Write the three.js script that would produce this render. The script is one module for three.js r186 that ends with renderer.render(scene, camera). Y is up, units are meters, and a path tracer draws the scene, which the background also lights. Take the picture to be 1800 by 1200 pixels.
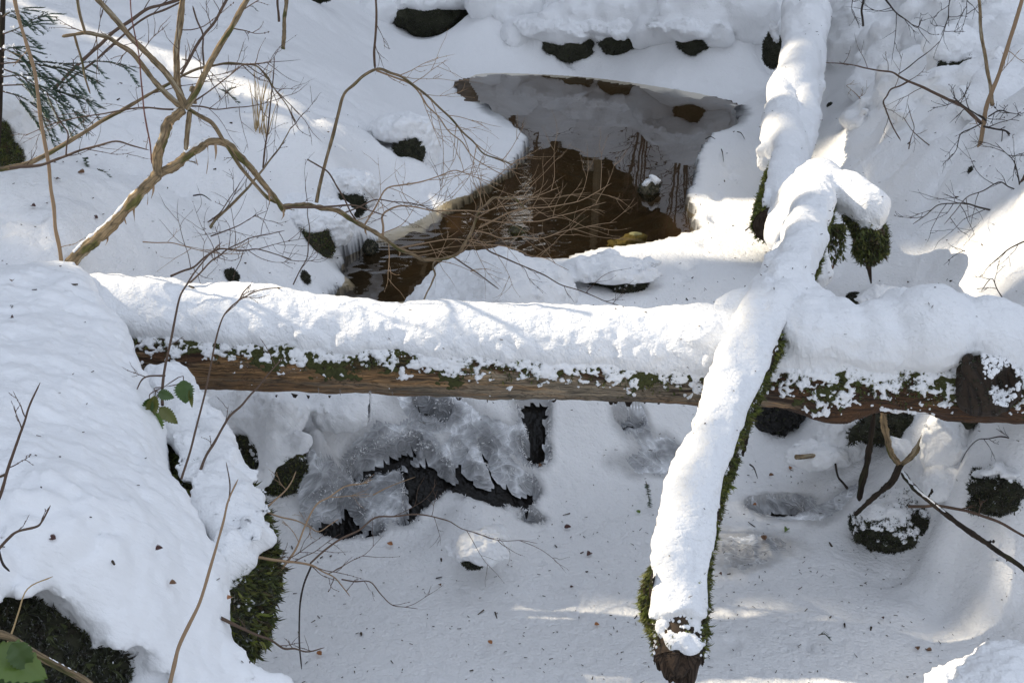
import * as THREE from 'three';
import { mergeGeometries } from 'three/addons/utils/BufferGeometryUtils.js';

// ───────── camera, sky, sun, exposure ─────────
const scene = new THREE.Scene();
const CAM_H = 2.6, PITCH = 22 * Math.PI / 180, FPX = 2500;
const camera = new THREE.PerspectiveCamera(2 * Math.atan(600 / FPX) * 180 / Math.PI, 1800 / 1200, 0.05, 400);
camera.position.set(0, CAM_H, 0);
camera.rotation.set(-PITCH, 0, 0);
scene.add(camera);

const SUN = new THREE.Vector3(-0.80, 0.56, -0.30).normalize();
{ // clear winter sky with thin bright haze, one equirectangular picture
  const W = 512, H = 256, d = new Float32Array(W * H * 4);
  for (let j = 0; j < H; j++) for (let i = 0; i < W; i++) {
    const el = ((j + 0.5) / H - 0.5) * Math.PI, az = ((i + 0.5) / W - 0.5) * 2 * Math.PI;
    const x = Math.cos(el) * Math.cos(az), y = Math.sin(el), z = Math.cos(el) * Math.sin(az);
    const c = Math.max(0, x * SUN.x + y * SUN.y + z * SUN.z), up = Math.max(0, y);
    const k = Math.pow(1 - up, 3), g = 0.5 * Math.pow(c, 24) + 0.22 * Math.pow(c, 4);
    const o = (j * W + i) * 4;
    d[o] = 0.53 + 0.22 * k + g; d[o + 1] = 0.60 + 0.19 * k + g * 0.95; d[o + 2] = 0.735 + 0.12 * k + g * 0.85; d[o + 3] = 1;
    if (y < -0.02) { d[o] = d[o + 1] = d[o + 2] = 0.3; }
  }
  const t = new THREE.DataTexture(d, W, H, THREE.RGBAFormat, THREE.FloatType);
  t.mapping = THREE.EquirectangularReflectionMapping; t.magFilter = THREE.LinearFilter; t.needsUpdate = true;
  scene.background = t; scene.environment = t; scene.environmentIntensity = 1; scene.backgroundIntensity = 1;
}
const sun = new THREE.DirectionalLight(0xfff0d6, 5.0);
sun.position.copy(SUN).multiplyScalar(60).add(new THREE.Vector3(0, 0, -6)); sun.target.position.set(0, 0, -6);
sun.castShadow = true; sun.shadow.mapSize.set(4096, 4096);
Object.assign(sun.shadow.camera, { left: -16, right: 16, top: 16, bottom: -16, near: 1, far: 120 });
scene.add(sun, sun.target);
const renderer = new THREE.WebGLRenderer({ antialias: true });
renderer.toneMapping = THREE.LinearToneMapping;
renderer.toneMappingExposure = 1.33;
renderer.shadowMap.enabled = true;

// ───────── numbers, noise, pixel rays ─────────
const rng = (s) => () => { s |= 0; s = s + 0x6D2B79F5 | 0; let t = Math.imul(s ^ s >>> 15, 1 | s); t = t + Math.imul(t ^ t >>> 7, 61 | t) ^ t; return ((t ^ t >>> 14) >>> 0) / 4294967296; };
const R0 = rng(7);
const clamp = (x, a = 0, b = 1) => x < a ? a : x > b ? b : x, mix = (a, b, t) => a + (b - a) * t;
const sstep = (a, b, x) => { const t = clamp((x - a) / (b - a)); return t * t * (3 - 2 * t); };
const V = (x, y, z) => new THREE.Vector3(x, y, z);
const PERM = new Uint8Array(512); { const p = [...Array(256).keys()]; for (let i = 255; i > 0; i--) { const j = Math.floor(R0() * (i + 1)); [p[i], p[j]] = [p[j], p[i]]; } for (let i = 0; i < 512; i++) PERM[i] = p[i & 255]; }
const G3 = [1,1,0,-1,1,0,1,-1,0,-1,-1,0,1,0,1,-1,0,1,1,0,-1,-1,0,-1,0,1,1,0,-1,1,0,1,-1,0,-1,-1,1,1,0,0,-1,1,-1,1,0,0,-1,-1];
function noise(x, y, z, per = 256) { // gradient noise, about -1..1, may repeat every `per`
  let X = Math.floor(x), Y = Math.floor(y), Z = Math.floor(z); x -= X; y -= Y; z -= Z;
  const m = (a) => ((a % per) + per) % per & 255;
  const X1 = m(X + 1), Y1 = m(Y + 1), Z1 = (Z + 1) & 255; X = m(X); Y = m(Y); Z &= 255;
  const u = x * x * x * (x * (x * 6 - 15) + 10), v = y * y * y * (y * (y * 6 - 15) + 10), w = z * z * z * (z * (z * 6 - 15) + 10);
  const g = (h, a, b, c) => { h = (h & 15) * 3; return G3[h] * a + G3[h + 1] * b + G3[h + 2] * c; };
  const A = PERM[X] + Y, A1 = PERM[X] + Y1, B = PERM[X1] + Y, B1 = PERM[X1] + Y1;
  const P = PERM;
  const n = mix(mix(mix(g(P[P[A & 255] + Z & 255], x, y, z), g(P[P[B & 255] + Z & 255], x - 1, y, z), u), mix(g(P[P[A1 & 255] + Z & 255], x, y - 1, z), g(P[P[B1 & 255] + Z & 255], x - 1, y - 1, z), u), v),
    mix(mix(g(P[P[A & 255] + Z1 & 255], x, y, z - 1), g(P[P[B & 255] + Z1 & 255], x - 1, y, z - 1), u), mix(g(P[P[A1 & 255] + Z1 & 255], x, y - 1, z - 1), g(P[P[B1 & 255] + Z1 & 255], x - 1, y - 1, z - 1), u), v), w);
  return n;
}
function fbm(x, y, z, oct = 4, gain = 0.5, per = 256) { let a = 1, s = 0, f = 1, t = 0; for (let i = 0; i < oct; i++) { s += a * noise(x * f, y * f, z + i * 17.3, per * f); t += a; a *= gain; f *= 2; } return s / t; }
const hash2 = (i, j, k = 0) => { let h = Math.imul(i | 0, 374761393) + Math.imul(j | 0, 668265263) + Math.imul(k | 0, 2147483647 ^ 91); h = Math.imul(h ^ h >>> 13, 1274126177); return ((h ^ h >>> 16) >>> 0) / 4294967296; };
function pillow(x, z, seed = 0, per = 0) { // rounded heaps, 0..1: the highest dome over this point
  const X = Math.floor(x), Z = Math.floor(z); let best = 0;
  for (let i = -1; i <= 1; i++) for (let j = -1; j <= 1; j++) {
    let a = X + i, b = Z + j, ha = a, hb = b; if (per) { ha = ((a % per) + per) % per; hb = ((b % per) + per) % per; }
    const dx = a + hash2(ha, hb, seed) - x, dz = b + hash2(ha, hb, seed + 1) - z, r = 0.55 + 0.45 * hash2(ha, hb, seed + 2);
    const q = 1 - (dx * dx + dz * dz) / (r * r); if (q > 0) best = Math.max(best, Math.sqrt(q) * (0.5 + 0.5 * hash2(ha, hb, seed + 3)));
  }
  return best;
}
const cP = Math.cos(PITCH), sP = Math.sin(PITCH);
const ray = (px, py) => { const x = (px - 900) / FPX, y = (600 - py) / FPX; return V(x, y * cP - sP, -y * sP - cP); };
const atH = (px, py, h) => { const r = ray(px, py), t = (h - CAM_H) / r.y; return V(r.x * t, h, r.z * t); };
const atD = (px, py, D) => { const r = ray(px, py), t = D / -r.z; return V(r.x * t, CAM_H + r.y * t, -D); };
const toPx = (x, y, z) => { const yr = y - CAM_H, d = -sP * yr - cP * z; return [900 + FPX * x / d, 600 - FPX * (cP * yr - sP * z) / d]; };

// ───────── naming and tagging ─────────
const taken = {};
function numbered(n) { const k = taken[n] = (taken[n] ?? -1) + 1; return k ? n + '_' + String(k).padStart(3, '0') : n; }
const tag = (o, label, category, group) => { o.userData.label = label; o.userData.category = category; if (group) o.userData.group = group; return o; };
function thing(name, label, category, base = V(0, 0, 0), group) { const o = new THREE.Group(); o.name = numbered(name); o.position.copy(base); scene.add(o); return tag(o, label, category, group); }
function part(parent, name, geo, mat, kind) { // geometry is given in the world, moved to the thing's base
  const m = new THREE.Mesh(geo, mat); m.name = name; m.castShadow = m.receiveShadow = true; if (kind) m.userData.kind = kind;
  const b = V(0, 0, 0); for (let q = parent; q && q !== scene; q = q.parent) b.add(q.position);
  if (b.lengthSq() > 0) geo.translate(-b.x, -b.y, -b.z);
  parent.add(m); return m;
}
function struct(name, geo, mat, kind = 'structure') { const m = new THREE.Mesh(geo, mat); m.name = numbered(name); m.castShadow = m.receiveShadow = true; m.userData.kind = kind; scene.add(m); return m; }

// ───────── textures ─────────
function tex(W, H, f, srgb) { // f(u, v) gives [r, g, b] 0..1 (linear data) or a number
  const d = new Uint8Array(W * H * 4); let k = 0;
  for (let j = 0; j < H; j++) for (let i = 0; i < W; i++) { const c = f(i / W, j / H); const a = c.length ? c : [c, c, c]; for (let q = 0; q < 3; q++) d[k++] = clamp(srgb ? 1.055 * Math.pow(Math.max(a[q], 0), 1 / 2.4) - 0.055 : a[q]) * 255; d[k++] = 255; }
  const t = new THREE.DataTexture(d, W, H); t.wrapS = t.wrapT = THREE.RepeatWrapping; t.magFilter = THREE.LinearFilter; t.minFilter = THREE.LinearMipmapLinearFilter; t.generateMipmaps = true; if (srgb) t.colorSpace = THREE.SRGBColorSpace; t.needsUpdate = true; return t;
}
const snowBump = tex(1024, 1024, (u, v) => 0.5 + 0.36 * fbm(u * 24, v * 24, 1.5, 5, 0.85, 24) + 0.22 * (pillow(u * 70, v * 70, 5, 70) - 0.5) + 0.10 * (hash2(u * 1024, v * 1024) - 0.5));
const iceMap = tex(1024, 1024, (u, v) => { // lacy white rims of frozen spray over dark clear ice
  const wx = fbm(u * 8, v * 8, 9.1, 3, 0.5, 8) * 0.09, wy = fbm(u * 8, v * 8, 31.4, 3, 0.5, 8) * 0.09;
  let r = 0; for (const [f, a] of [[10, 1], [22, 0.8], [44, 0.5]]) { const n = noise((u + wx) * f, (v + wy) * f, f, f); r = Math.max(r, a * Math.pow(1 - Math.min(1, Math.abs(n) * 3.2), 5)); }
  const b = 0.5 + 0.5 * fbm(u * 6, v * 6, 3.3, 4, 0.55, 6), fr = sstep(0.42, 0.72, b);
  const c = clamp(0.26 + 0.42 * r * (0.35 + 0.65 * fr) + 0.42 * fr + 0.10 * fbm(u * 40, v * 40, 7, 3, 0.6, 40)); return [c * 0.97, c * 0.98, c];
}, true);
const iceBump = tex(1024, 1024, (u, v) => { let r = 0; const wx = fbm(u * 8, v * 8, 9.1, 3, 0.5, 8) * 0.09, wy = fbm(u * 8, v * 8, 31.4, 3, 0.5, 8) * 0.09; for (const [f, a] of [[10, 1], [22, 0.8], [44, 0.5]]) { const n = noise((u + wx) * f, (v + wy) * f, f, f); r = Math.max(r, a * Math.pow(1 - Math.min(1, Math.abs(n) * 3.2), 3)); } return 0.2 + 0.6 * r + 0.15 * fbm(u * 40, v * 40, 2, 3, 0.5, 40); });
const barkBump = tex(512, 1024, (u, v) => { const n = fbm(u * 14, v * 6, 4.4, 4, 0.55, 2); return 0.5 + 0.5 * n - 0.4 * Math.pow(1 - Math.min(1, Math.abs(noise(u * 20, v * 5, 8.8, 5)) * 3), 3); });
const rockBump = tex(512, 512, (u, v) => 0.5 + 0.5 * fbm(u * 10, v * 10, 6.1, 5, 0.6, 10));

// ───────── the lie of the land: heights known at pixels of the photograph, smoothed between ─────────
const ICE = 0, POOL = 0.45, SHELF = 0.505;
const known = []; // x, z, height, roughness of the snow there
const lay = (rows) => rows.forEach(([px, py, h, a = 0]) => { const p = atH(px, py, h); known.push([p.x, p.z, h, a]); });
const layW = (rows) => rows.forEach((r) => known.push(r));
lay([[600, 1190, 0], [900, 1195, 0], [1200, 1190, 0], [1500, 1190, 0], [1790, 1190, 0.01], [700, 1050, 0], [1000, 1010, 0], [1300, 1020, 0], [1600, 1060, 0], [1480, 980, 0], [1100, 920, 0.01], [1300, 930, 0], [1430, 900, 0], [1100, 865, 0.02], [1010, 870, 0.02], [1250, 860, 0.01], [1350, 860, 0], [1420, 830, 0.01], [1330, 800, 0.03], [1390, 760, 0.04], [960, 960, 0], [520, 1010, 0], [500, 1100, 0]]);
lay([[1000, 820, 0.08, .3], [1080, 800, 0.1, .3], [1170, 790, 0.1, .3], [1000, 765, 0.16, .4], [1100, 745, 0.18, .4], [1190, 735, 0.17, .4], [1000, 712, 0.26, .4], [1120, 708, 0.26, .4], [1240, 715, 0.18, .3], [1270, 770, 0.1, .2]]);
lay([[560, 955, 0.0, .1], [650, 950, 0, .1], [600, 880, 0.05, .1], [540, 900, 0.04, .2], [660, 830, 0.13, .1], [580, 820, 0.14, .2], [700, 770, 0.22, .1], [620, 760, 0.25, .2], [730, 712, 0.30, .1], [820, 745, 0.24, .1], [900, 780, 0.18, .1], [880, 715, 0.28, .2], [760, 830, 0.13], [850, 845, 0.09], [930, 850, 0.05], [720, 900, 0.04], [920, 905, 0.01], [640, 700, 0.36, .3], [560, 720, 0.40, .5], [560, 780, 0.28, .5], [500, 850, 0.12, .4]]);
lay([[810, 890, 0.11, .2], [870, 925, 0.09, .5], [840, 905, 0.115, .3], [760, 930, 0.01], [930, 960, 0.0], [800, 1005, 0.0], [890, 1010, 0]]);
lay([[700, 540, SHELF], [860, 540, SHELF], [1000, 545, SHELF], [1150, 520, SHELF], [1240, 540, SHELF], [750, 200, SHELF], [800, 100, SHELF], [900, 95, SHELF], [1100, 105, SHELF], [1300, 130, SHELF], [1335, 230, SHELF], [1290, 300, SHELF], [1310, 380, SHELF], [1250, 450, SHELF], [1130, 480, SHELF], [780, 290, SHELF], [720, 340, SHELF], [650, 390, SHELF], [590, 440, SHELF], [570, 490, SHELF], [1000, 300, SHELF], [1100, 200, SHELF], [900, 400, SHELF], [740, 70, SHELF], [860, 190, SHELF]]);
lay([[540, 440, 0.60, .3], [560, 385, 0.64, .3], [490, 410, 0.75, .4], [520, 490, 0.56, .3], [450, 470, 0.66, .4], [400, 430, 0.80, .4], [300, 410, 0.97, .4], [100, 450, 1.05, .3], [0, 380, 1.15, .4], [200, 300, 1.1, .3], [400, 300, 0.99, .3], [640, 335, 0.62, .4], [690, 262, 0.63, .5], [720, 225, 0.58, .4], [580, 270, 0.86, .3], [400, 200, 1.0, .25], [200, 150, 1.2, .3], [0, 100, 1.36, .4], [600, 130, 0.80, .2], [500, 60, 0.95, .2], [690, 120, 0.57, .2], [660, 40, 0.66, .3], [400, 50, 1.06, .25], [250, 50, 1.2, .25], [100, 20, 1.34, .3], [540, 5, 0.98, .3], [620, 200, 0.76, .3], [480, 190, 0.98, .2]]);
lay([[760, 45, 0.55, .5], [880, 42, 0.56, .6], [920, 60, 0.56, .7], [1010, 82, 0.54, .8], [1150, 72, 0.55, .8], [1250, 76, 0.56, .8], [1340, 110, 0.54, .6], [900, 2, 0.82, .8], [1010, 5, 0.88, 1], [1100, 8, 0.86, 1], [1200, 5, 0.9, 1], [1310, 10, 0.95, 1]]);
lay([[1480, 60, 0.86, .6], [1480, 200, 0.62, .3], [1480, 300, 0.57, .3], [1500, 420, 0.54, .4], [1600, 500, 0.62, .5], [1600, 400, 0.76, .4], [1600, 300, 0.86, .4], [1700, 300, 0.96, .5], [1600, 200, 0.94, .6], [1700, 200, 1.06, .7], [1790, 200, 1.18, .6], [1600, 100, 1.02, .9], [1700, 100, 1.15, .9], [1510, 110, 0.82, .6], [1500, 10, 0.98, .8], [1650, 10, 1.24, 1], [1790, 10, 1.4, 1], [1790, 350, 1.04, .4], [1750, 450, 0.9, .5], [1790, 500, 0.86, .5], [1450, 500, 0.52, .3], [1430, 420, 0.52, .3]]);
lay([[1700, 820, 0.42, .5], [1790, 770, 0.58, .6], [1610, 780, 0.3, .5], [1560, 900, 0.08, .4], [1640, 880, 0.2, .5], [1790, 900, 0.36, .4], [1790, 990, 0.22, .3], [1690, 985, 0.10, .5], [1620, 970, 0.04, .3], [1790, 1060, 0.08, .4], [1700, 1050, 0.015, .1], [1460, 800, 0.12, .3], [1540, 760, 0.2, .3], [1460, 740, 0.16, .2]]);
layW([[-1.6, -3.6, 0.05, .1], [-2.6, -3.4, 0.3, .1], [-1.2, -2.4, 0, 0], [-2.8, -2, 0.3, 0], [0, -1.4, 0, 0], [1.4, -2.2, 0.03, 0], [2.6, -2.6, 0.4, .3], [3.2, -4, 1.2, .4], [4, -5.8, 1.8, .5], [5, -9, 2.7, .8], [-3.4, -4.6, 1.45, .3], [-4.2, -6.8, 2.0, .3], [-5.5, -9.5, 2.9, .3], [-3, -12.4, 2.2, .5], [-1.3, -13.4, 2.3, .8], [0, -13.4, 1.6, .9], [0.9, -13.3, 1.45, .9], [1.9, -13.2, 2.5, 1], [3.4, -12.4, 2.7, 1], [0.5, -15, 1.8, .6], [-1.5, -14.5, 3.0, .5], [2.4, -14.3, 3.3, .5], [-3, -16, 3.3, .4], [4, -16, 3.6, .6], [-7, -15, 5, .4], [8, -15, 5.2, .6], [-9, -5, 5, .4], [9, -6, 5, .5], [0, -20, 3.0, .3], [-7, -24, 6.5, .2], [7, -24, 6.5, .2], [0, -28, 5, .2], [-5, -1.6, 1.5, .2], [5, -1.6, 2.2, .2]]);
const thinPlate = (known) => { // smooth surface through known [x, z, height, roughness]
  const n = known.length, N = n + 3, A = [...Array(N)].map(() => new Float64Array(N + 1));
  const ph = (r2) => r2 < 1e-12 ? 0 : 0.5 * r2 * Math.log(r2);
  for (let i = 0; i < n; i++) { const [x, z, h] = known[i]; for (let j = 0; j < n; j++) A[i][j] = ph((x - known[j][0]) ** 2 + (z - known[j][1]) ** 2) + (i === j ? 4e-3 : 0); A[i][n] = A[n][i] = 1; A[i][n + 1] = A[n + 1][i] = x; A[i][n + 2] = A[n + 2][i] = z; A[i][N] = h; }
  for (let c = 0; c < N; c++) { let p = c; for (let r = c + 1; r < N; r++) if (Math.abs(A[r][c]) > Math.abs(A[p][c])) p = r; [A[c], A[p]] = [A[p], A[c]]; for (let r = c + 1; r < N; r++) { const f = A[r][c] / A[c][c]; if (f) for (let k = c; k <= N; k++) A[r][k] -= f * A[c][k]; } }
  const w = new Float64Array(N); for (let r = N - 1; r >= 0; r--) { let s = A[r][N]; for (let k = r + 1; k < N; k++) s -= A[r][k] * w[k]; w[r] = s / A[r][r]; }
  return (x, z) => { let s = w[n] + w[n + 1] * x + w[n + 2] * z, a = 0, t = 0; for (let i = 0; i < n; i++) { const dx = x - known[i][0], dz = z - known[i][1], r2 = dx * dx + dz * dz + 1e-9; s += w[i] * 0.5 * r2 * Math.log(r2); const q = 1 / (r2 * r2 + 1e-4); a += q * (known[i][3] || 0); t += q; } return [s, a / t]; };
};
const tps = thinPlate(known);
function baseH(x, z) { // height and roughness before fine relief; far outside the known places the slopes go on evenly
  const far = Math.max(0, Math.hypot(x, z + 8) - 17), k = far > 0 ? 17 / (17 + far) : 1;
  const [h, a] = tps(x * k, (z + 8) * k - 8);
  return [clamp(h + far * 0.42, -0.4, 40), a];
}
const onBase = (px, py) => { const r = ray(px, py); let t0 = 1.5, t1 = t0; for (; t1 < 40; t1 += 0.05) { const p = [r.x * t1, CAM_H + r.y * t1, r.z * t1]; if (p[1] < baseH(p[0], p[2])[0]) break; t0 = t1; } for (let i = 0; i < 14; i++) { const m = (t0 + t1) / 2; if (CAM_H + r.y * m < baseH(r.x * m, r.z * m)[0]) t1 = m; else t0 = m; } return V(r.x * t1, CAM_H + r.y * t1, r.z * t1); };
function outline(pts, n = 6) { // closed smooth outline in plan, and its signed distance (inside < 0)
  const c = new THREE.CatmullRomCurve3(pts.map((p) => V(p.x, 0, p.z)), true, 'centripetal', 0.5).getPoints(pts.length * n).slice(0, -1), m = c.length;
  let x0 = 1e9, x1 = -1e9, z0 = 1e9, z1 = -1e9; for (const p of c) { x0 = Math.min(x0, p.x); x1 = Math.max(x1, p.x); z0 = Math.min(z0, p.z); z1 = Math.max(z1, p.z); }
  const sd = (x, z) => { const ex = Math.max(x0 - x, 0, x - x1), ez = Math.max(z0 - z, 0, z - z1), e = Math.hypot(ex, ez); if (e > 0.3) return e;
    let d = 1e9, s = 1; for (let i = 0, j = m - 1; i < m; j = i++) { const ax = c[j].x - c[i].x, az = c[j].z - c[i].z, wx = x - c[i].x, wz = z - c[i].z, t = clamp((wx * ax + wz * az) / (ax * ax + az * az + 1e-12)); const bx = wx - ax * t, bz = wz - az * t; d = Math.min(d, bx * bx + bz * bz); const c1 = z >= c[i].z, c2 = z < c[j].z, c3 = ax * wz > az * wx; if ((c1 && c2 && c3) || (!c1 && !c2 && !c3)) s = -s; } return s * Math.sqrt(d); };
  return { sd, box: [x0, x1, z0, z1], pts: c };
}
const pool = outline([[848, 128], [856, 165], [868, 200], [925, 243], [915, 272], [880, 305], [800, 352], [745, 388], [700, 402], [652, 424], [606, 446], [598, 468], [620, 486], [588, 508], [586, 522], [700, 522], [690, 506], [700, 492], [752, 464], [830, 455], [880, 450], [985, 462], [1040, 452], [1130, 440], [1190, 420], [1230, 410], [1214, 392], [1222, 372], [1206, 350], [1222, 312], [1228, 275], [1252, 240], [1282, 224], [1297, 202], [1284, 180], [1240, 166], [1150, 150], [1040, 135], [930, 128]].map(([a, b]) => atH(a, b, 0.47)));
const gap = (rows) => outline(rows.map(([a, b]) => onBase(a, b)), 4);
const gaps = [
  gap([[712, 802], [740, 793], [757, 797], [771, 813], [798, 822], [803, 794], [809, 792], [816, 806], [850, 830], [868, 828], [905, 845], [939, 857], [933, 874], [925, 886], [902, 889], [890, 881], [862, 887], [822, 873], [804, 860], [780, 856], [762, 867], [745, 883], [728, 898], [712, 916], [707, 914], [717, 888], [719, 858], [714, 830]]),
  gap([[632, 814], [660, 799], [692, 780], [731, 772], [726, 781], [703, 792], [716, 803], [690, 814], [655, 822], [630, 836], [624, 831]]),
  gap([[557, 908], [572, 894], [596, 889], [604, 876], [616, 890], [628, 906], [637, 918], [656, 915], [664, 922], [655, 938], [640, 938], [624, 934], [604, 946], [576, 940], [560, 926]]),
  gap([[918, 694], [956, 694], [957, 740], [950, 776], [936, 764], [926, 740]]), gap([[926, 778], [940, 776], [956, 786], [958, 801], [930, 803]]),
  gap([[928, 898], [946, 912], [924, 914]]), gap([[1322, 884], [1350, 877], [1402, 880], [1404, 895], [1370, 905], [1336, 898]]), gap([[1090, 740], [1122, 738], [1118, 747], [1096, 748]]),
  gap([[735, 704], [752, 700], [760, 716], [745, 722]]), gap([[770, 712], [784, 714], [780, 728], [768, 724]]), gap([[852, 786], [858, 792], [872, 816], [878, 828], [864, 820]]),
];
const wob = (x, z) => 0.022 * noise(x * 7, z * 7, 3.3) + 0.014 * noise(x * 19, z * 19, 5.1) + 0.008 * noise(x * 45, z * 45, 6.1);
const poolD = (x, z) => { const d = pool.sd(x, z); return Math.abs(d) < 0.25 ? d + wob(x, z) : d; };
const gapD = (x, z) => { let d = 9; for (const g of gaps) d = Math.min(d, g.sd(x, z)); return d < 0.2 ? d - 0.020 + 0.45 * wob(x * 1.6, z * 1.6) : d; };
const spots = (rows) => rows.map(([px, py, rx, ry, s]) => { const p = onBase(px, py), q = onBase(px, py + ry), k = p.distanceTo(V(0, CAM_H, 0)) / FPX; return [p.x, p.z, rx * k, Math.abs(q.z - p.z) + 0.02, s]; });
const iceSpots = spots([[770, 728, 85, 28, .95], [880, 770, 55, 30, .7], [655, 860, 62, 52, 1.05], [700, 800, 50, 35, .5], [575, 865, 40, 40, .5], [530, 845, 25, 50, .6], [1170, 800, 50, 22, .95], [1115, 822, 60, 18, .5], [1450, 895, 90, 22, .62], [1330, 955, 100, 30, .62], [1290, 990, 70, 22, .4], [1400, 735, 40, 20, .8], [610, 440, 70, 20, .4], [790, 815, 90, 35, .3]]);
const iceAt = (x, z) => { let s = 0; for (const [a, b, rx, rz, k] of iceSpots) { const q = ((x - a) / rx) ** 2 + ((z - b) / rz) ** 2; if (q < 4) s += k * Math.exp(-q * 1.1); } return s > 0.02 ? s + 0.35 * fbm(x * 9, z * 9, 2.2, 4, 0.6) * Math.min(1, s * 3) : s; };
const pits = spots([[1282, 290, 10, 4, .02], [1288, 310, 10, 4, .02], [1262, 345, 12, 5, .025], [1258, 384, 11, 5, .025], [1205, 466, 16, 5, .02], [1200, 490, 12, 4, .015], [1170, 142, 12, 3, .02], [1238, 146, 9, 3, .02], [1258, 145, 9, 3, .02], [1295, 162, 8, 3, .02], [1130, 124, 9, 3, .015], [1056, 118, 9, 3, .015], [955, 93, 9, 3, .015], [1010, 103, 8, 3, .015], [1240, 430, 10, 4, .012], [740, 330, 10, 4, .02], [310, 332, 14, 5, .02], [370, 328, 12, 5, .02], [420, 235, 12, 4, .02], [230, 300, 14, 5, .015], [1290, 1130, 12, 5, .012], [1280, 1006, 8, 4, .01], [1420, 1135, 9, 4, .012]]);
function groundH(x, z) {
  const [h, a0] = baseH(x, z), a = Math.max(0, a0 - 0.04) * 1.04;
  let d = 0.004 * fbm(x * 26, z * 26, 1.1, 4, 0.6) + 0.004 * (pillow(x * 14, z * 14, 31) - 0.4) * sstep(0.02, 0.2, a) + 0.012 * fbm(x * 2.2, z * 2.2, 4.4, 3) * (0.35 + a);
  if (a > 0) { const wx = x + 0.05 * noise(x * 5, z * 5, 21), wz = z + 0.05 * noise(x * 5, z * 5, 22); d += a * (0.15 * (pillow(wx * 2.6, wz * 2.6, 1) - 0.45) + 0.075 * (pillow(wx * 6.5, wz * 6.5, 2) - 0.45) + 0.04 * fbm(x * 9, z * 9, 7.7, 4, 0.55) + 0.022 * pillow(wx * 19, wz * 19, 3) + 0.010 * fbm(x * 45, z * 45, 3.7, 2)); }
  if (a < 0.2) d -= sstep(0.2, 0.06, a) * (0.006 * sstep(0.30, 0.62, noise(x * 24, z * 24, 61)) + 0.004 * sstep(0.25, 0.6, noise(x * 51, z * 51, 62)));
  const r = Math.hypot(x, z + 5); if (r < 9) for (const [px, pz, rx, rz, k] of pits) { const q = ((x - px) / rx) ** 2 + ((z - pz) / rz) ** 2; if (q < 6) d -= k * Math.exp(-q * q * 1.2); }
  return h + d;
}
const onGround = (px, py) => { const r = ray(px, py); let t0 = 1.5, t1 = t0; for (; t1 < 40; t1 += 0.03) { if (CAM_H + r.y * t1 < groundH(r.x * t1, r.z * t1)) break; t0 = t1; } for (let i = 0; i < 10; i++) { const m = (t0 + t1) / 2; if (CAM_H + r.y * m < groundH(r.x * m, r.z * m)) t1 = m; else t0 = m; } return V(r.x * t1, CAM_H + r.y * t1, r.z * t1); };

// ───────── materials of the setting ─────────
const std = (o) => new THREE.MeshStandardMaterial(o), phys = (o) => new THREE.MeshPhysicalMaterial(o);
const M = {};
M.snow = std({ color: new THREE.Color().setRGB(1, 1, 1), vertexColors: true, roughness: 0.85, bumpMap: snowBump, bumpScale: 0.010 });
M.snowCap = std({ color: new THREE.Color().setRGB(0.88, 0.885, 0.89), roughness: 0.85, bumpMap: snowBump, bumpScale: 0.010 });
M.ice = phys({ color: 0xffffff, vertexColors: true, map: iceMap, roughness: 0.22, bumpMap: iceBump, bumpScale: 0.006 });
M.wet = phys({ color: new THREE.Color().setRGB(0.010, 0.009, 0.008), roughness: 0.28, specularIntensity: 0.45, bumpMap: rockBump, bumpScale: 0.06 });
M.bed = std({ color: 0xffffff, vertexColors: true, roughness: 0.7, bumpMap: rockBump, bumpScale: 0.02 });
M.water = phys({ color: new THREE.Color().setRGB(0.72, 0.64, 0.50), transmission: 1, thickness: 0, ior: 1.333, roughness: 0.0 });
M.pebble = std({ color: 0xffffff, roughness: 0.6 });

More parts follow.
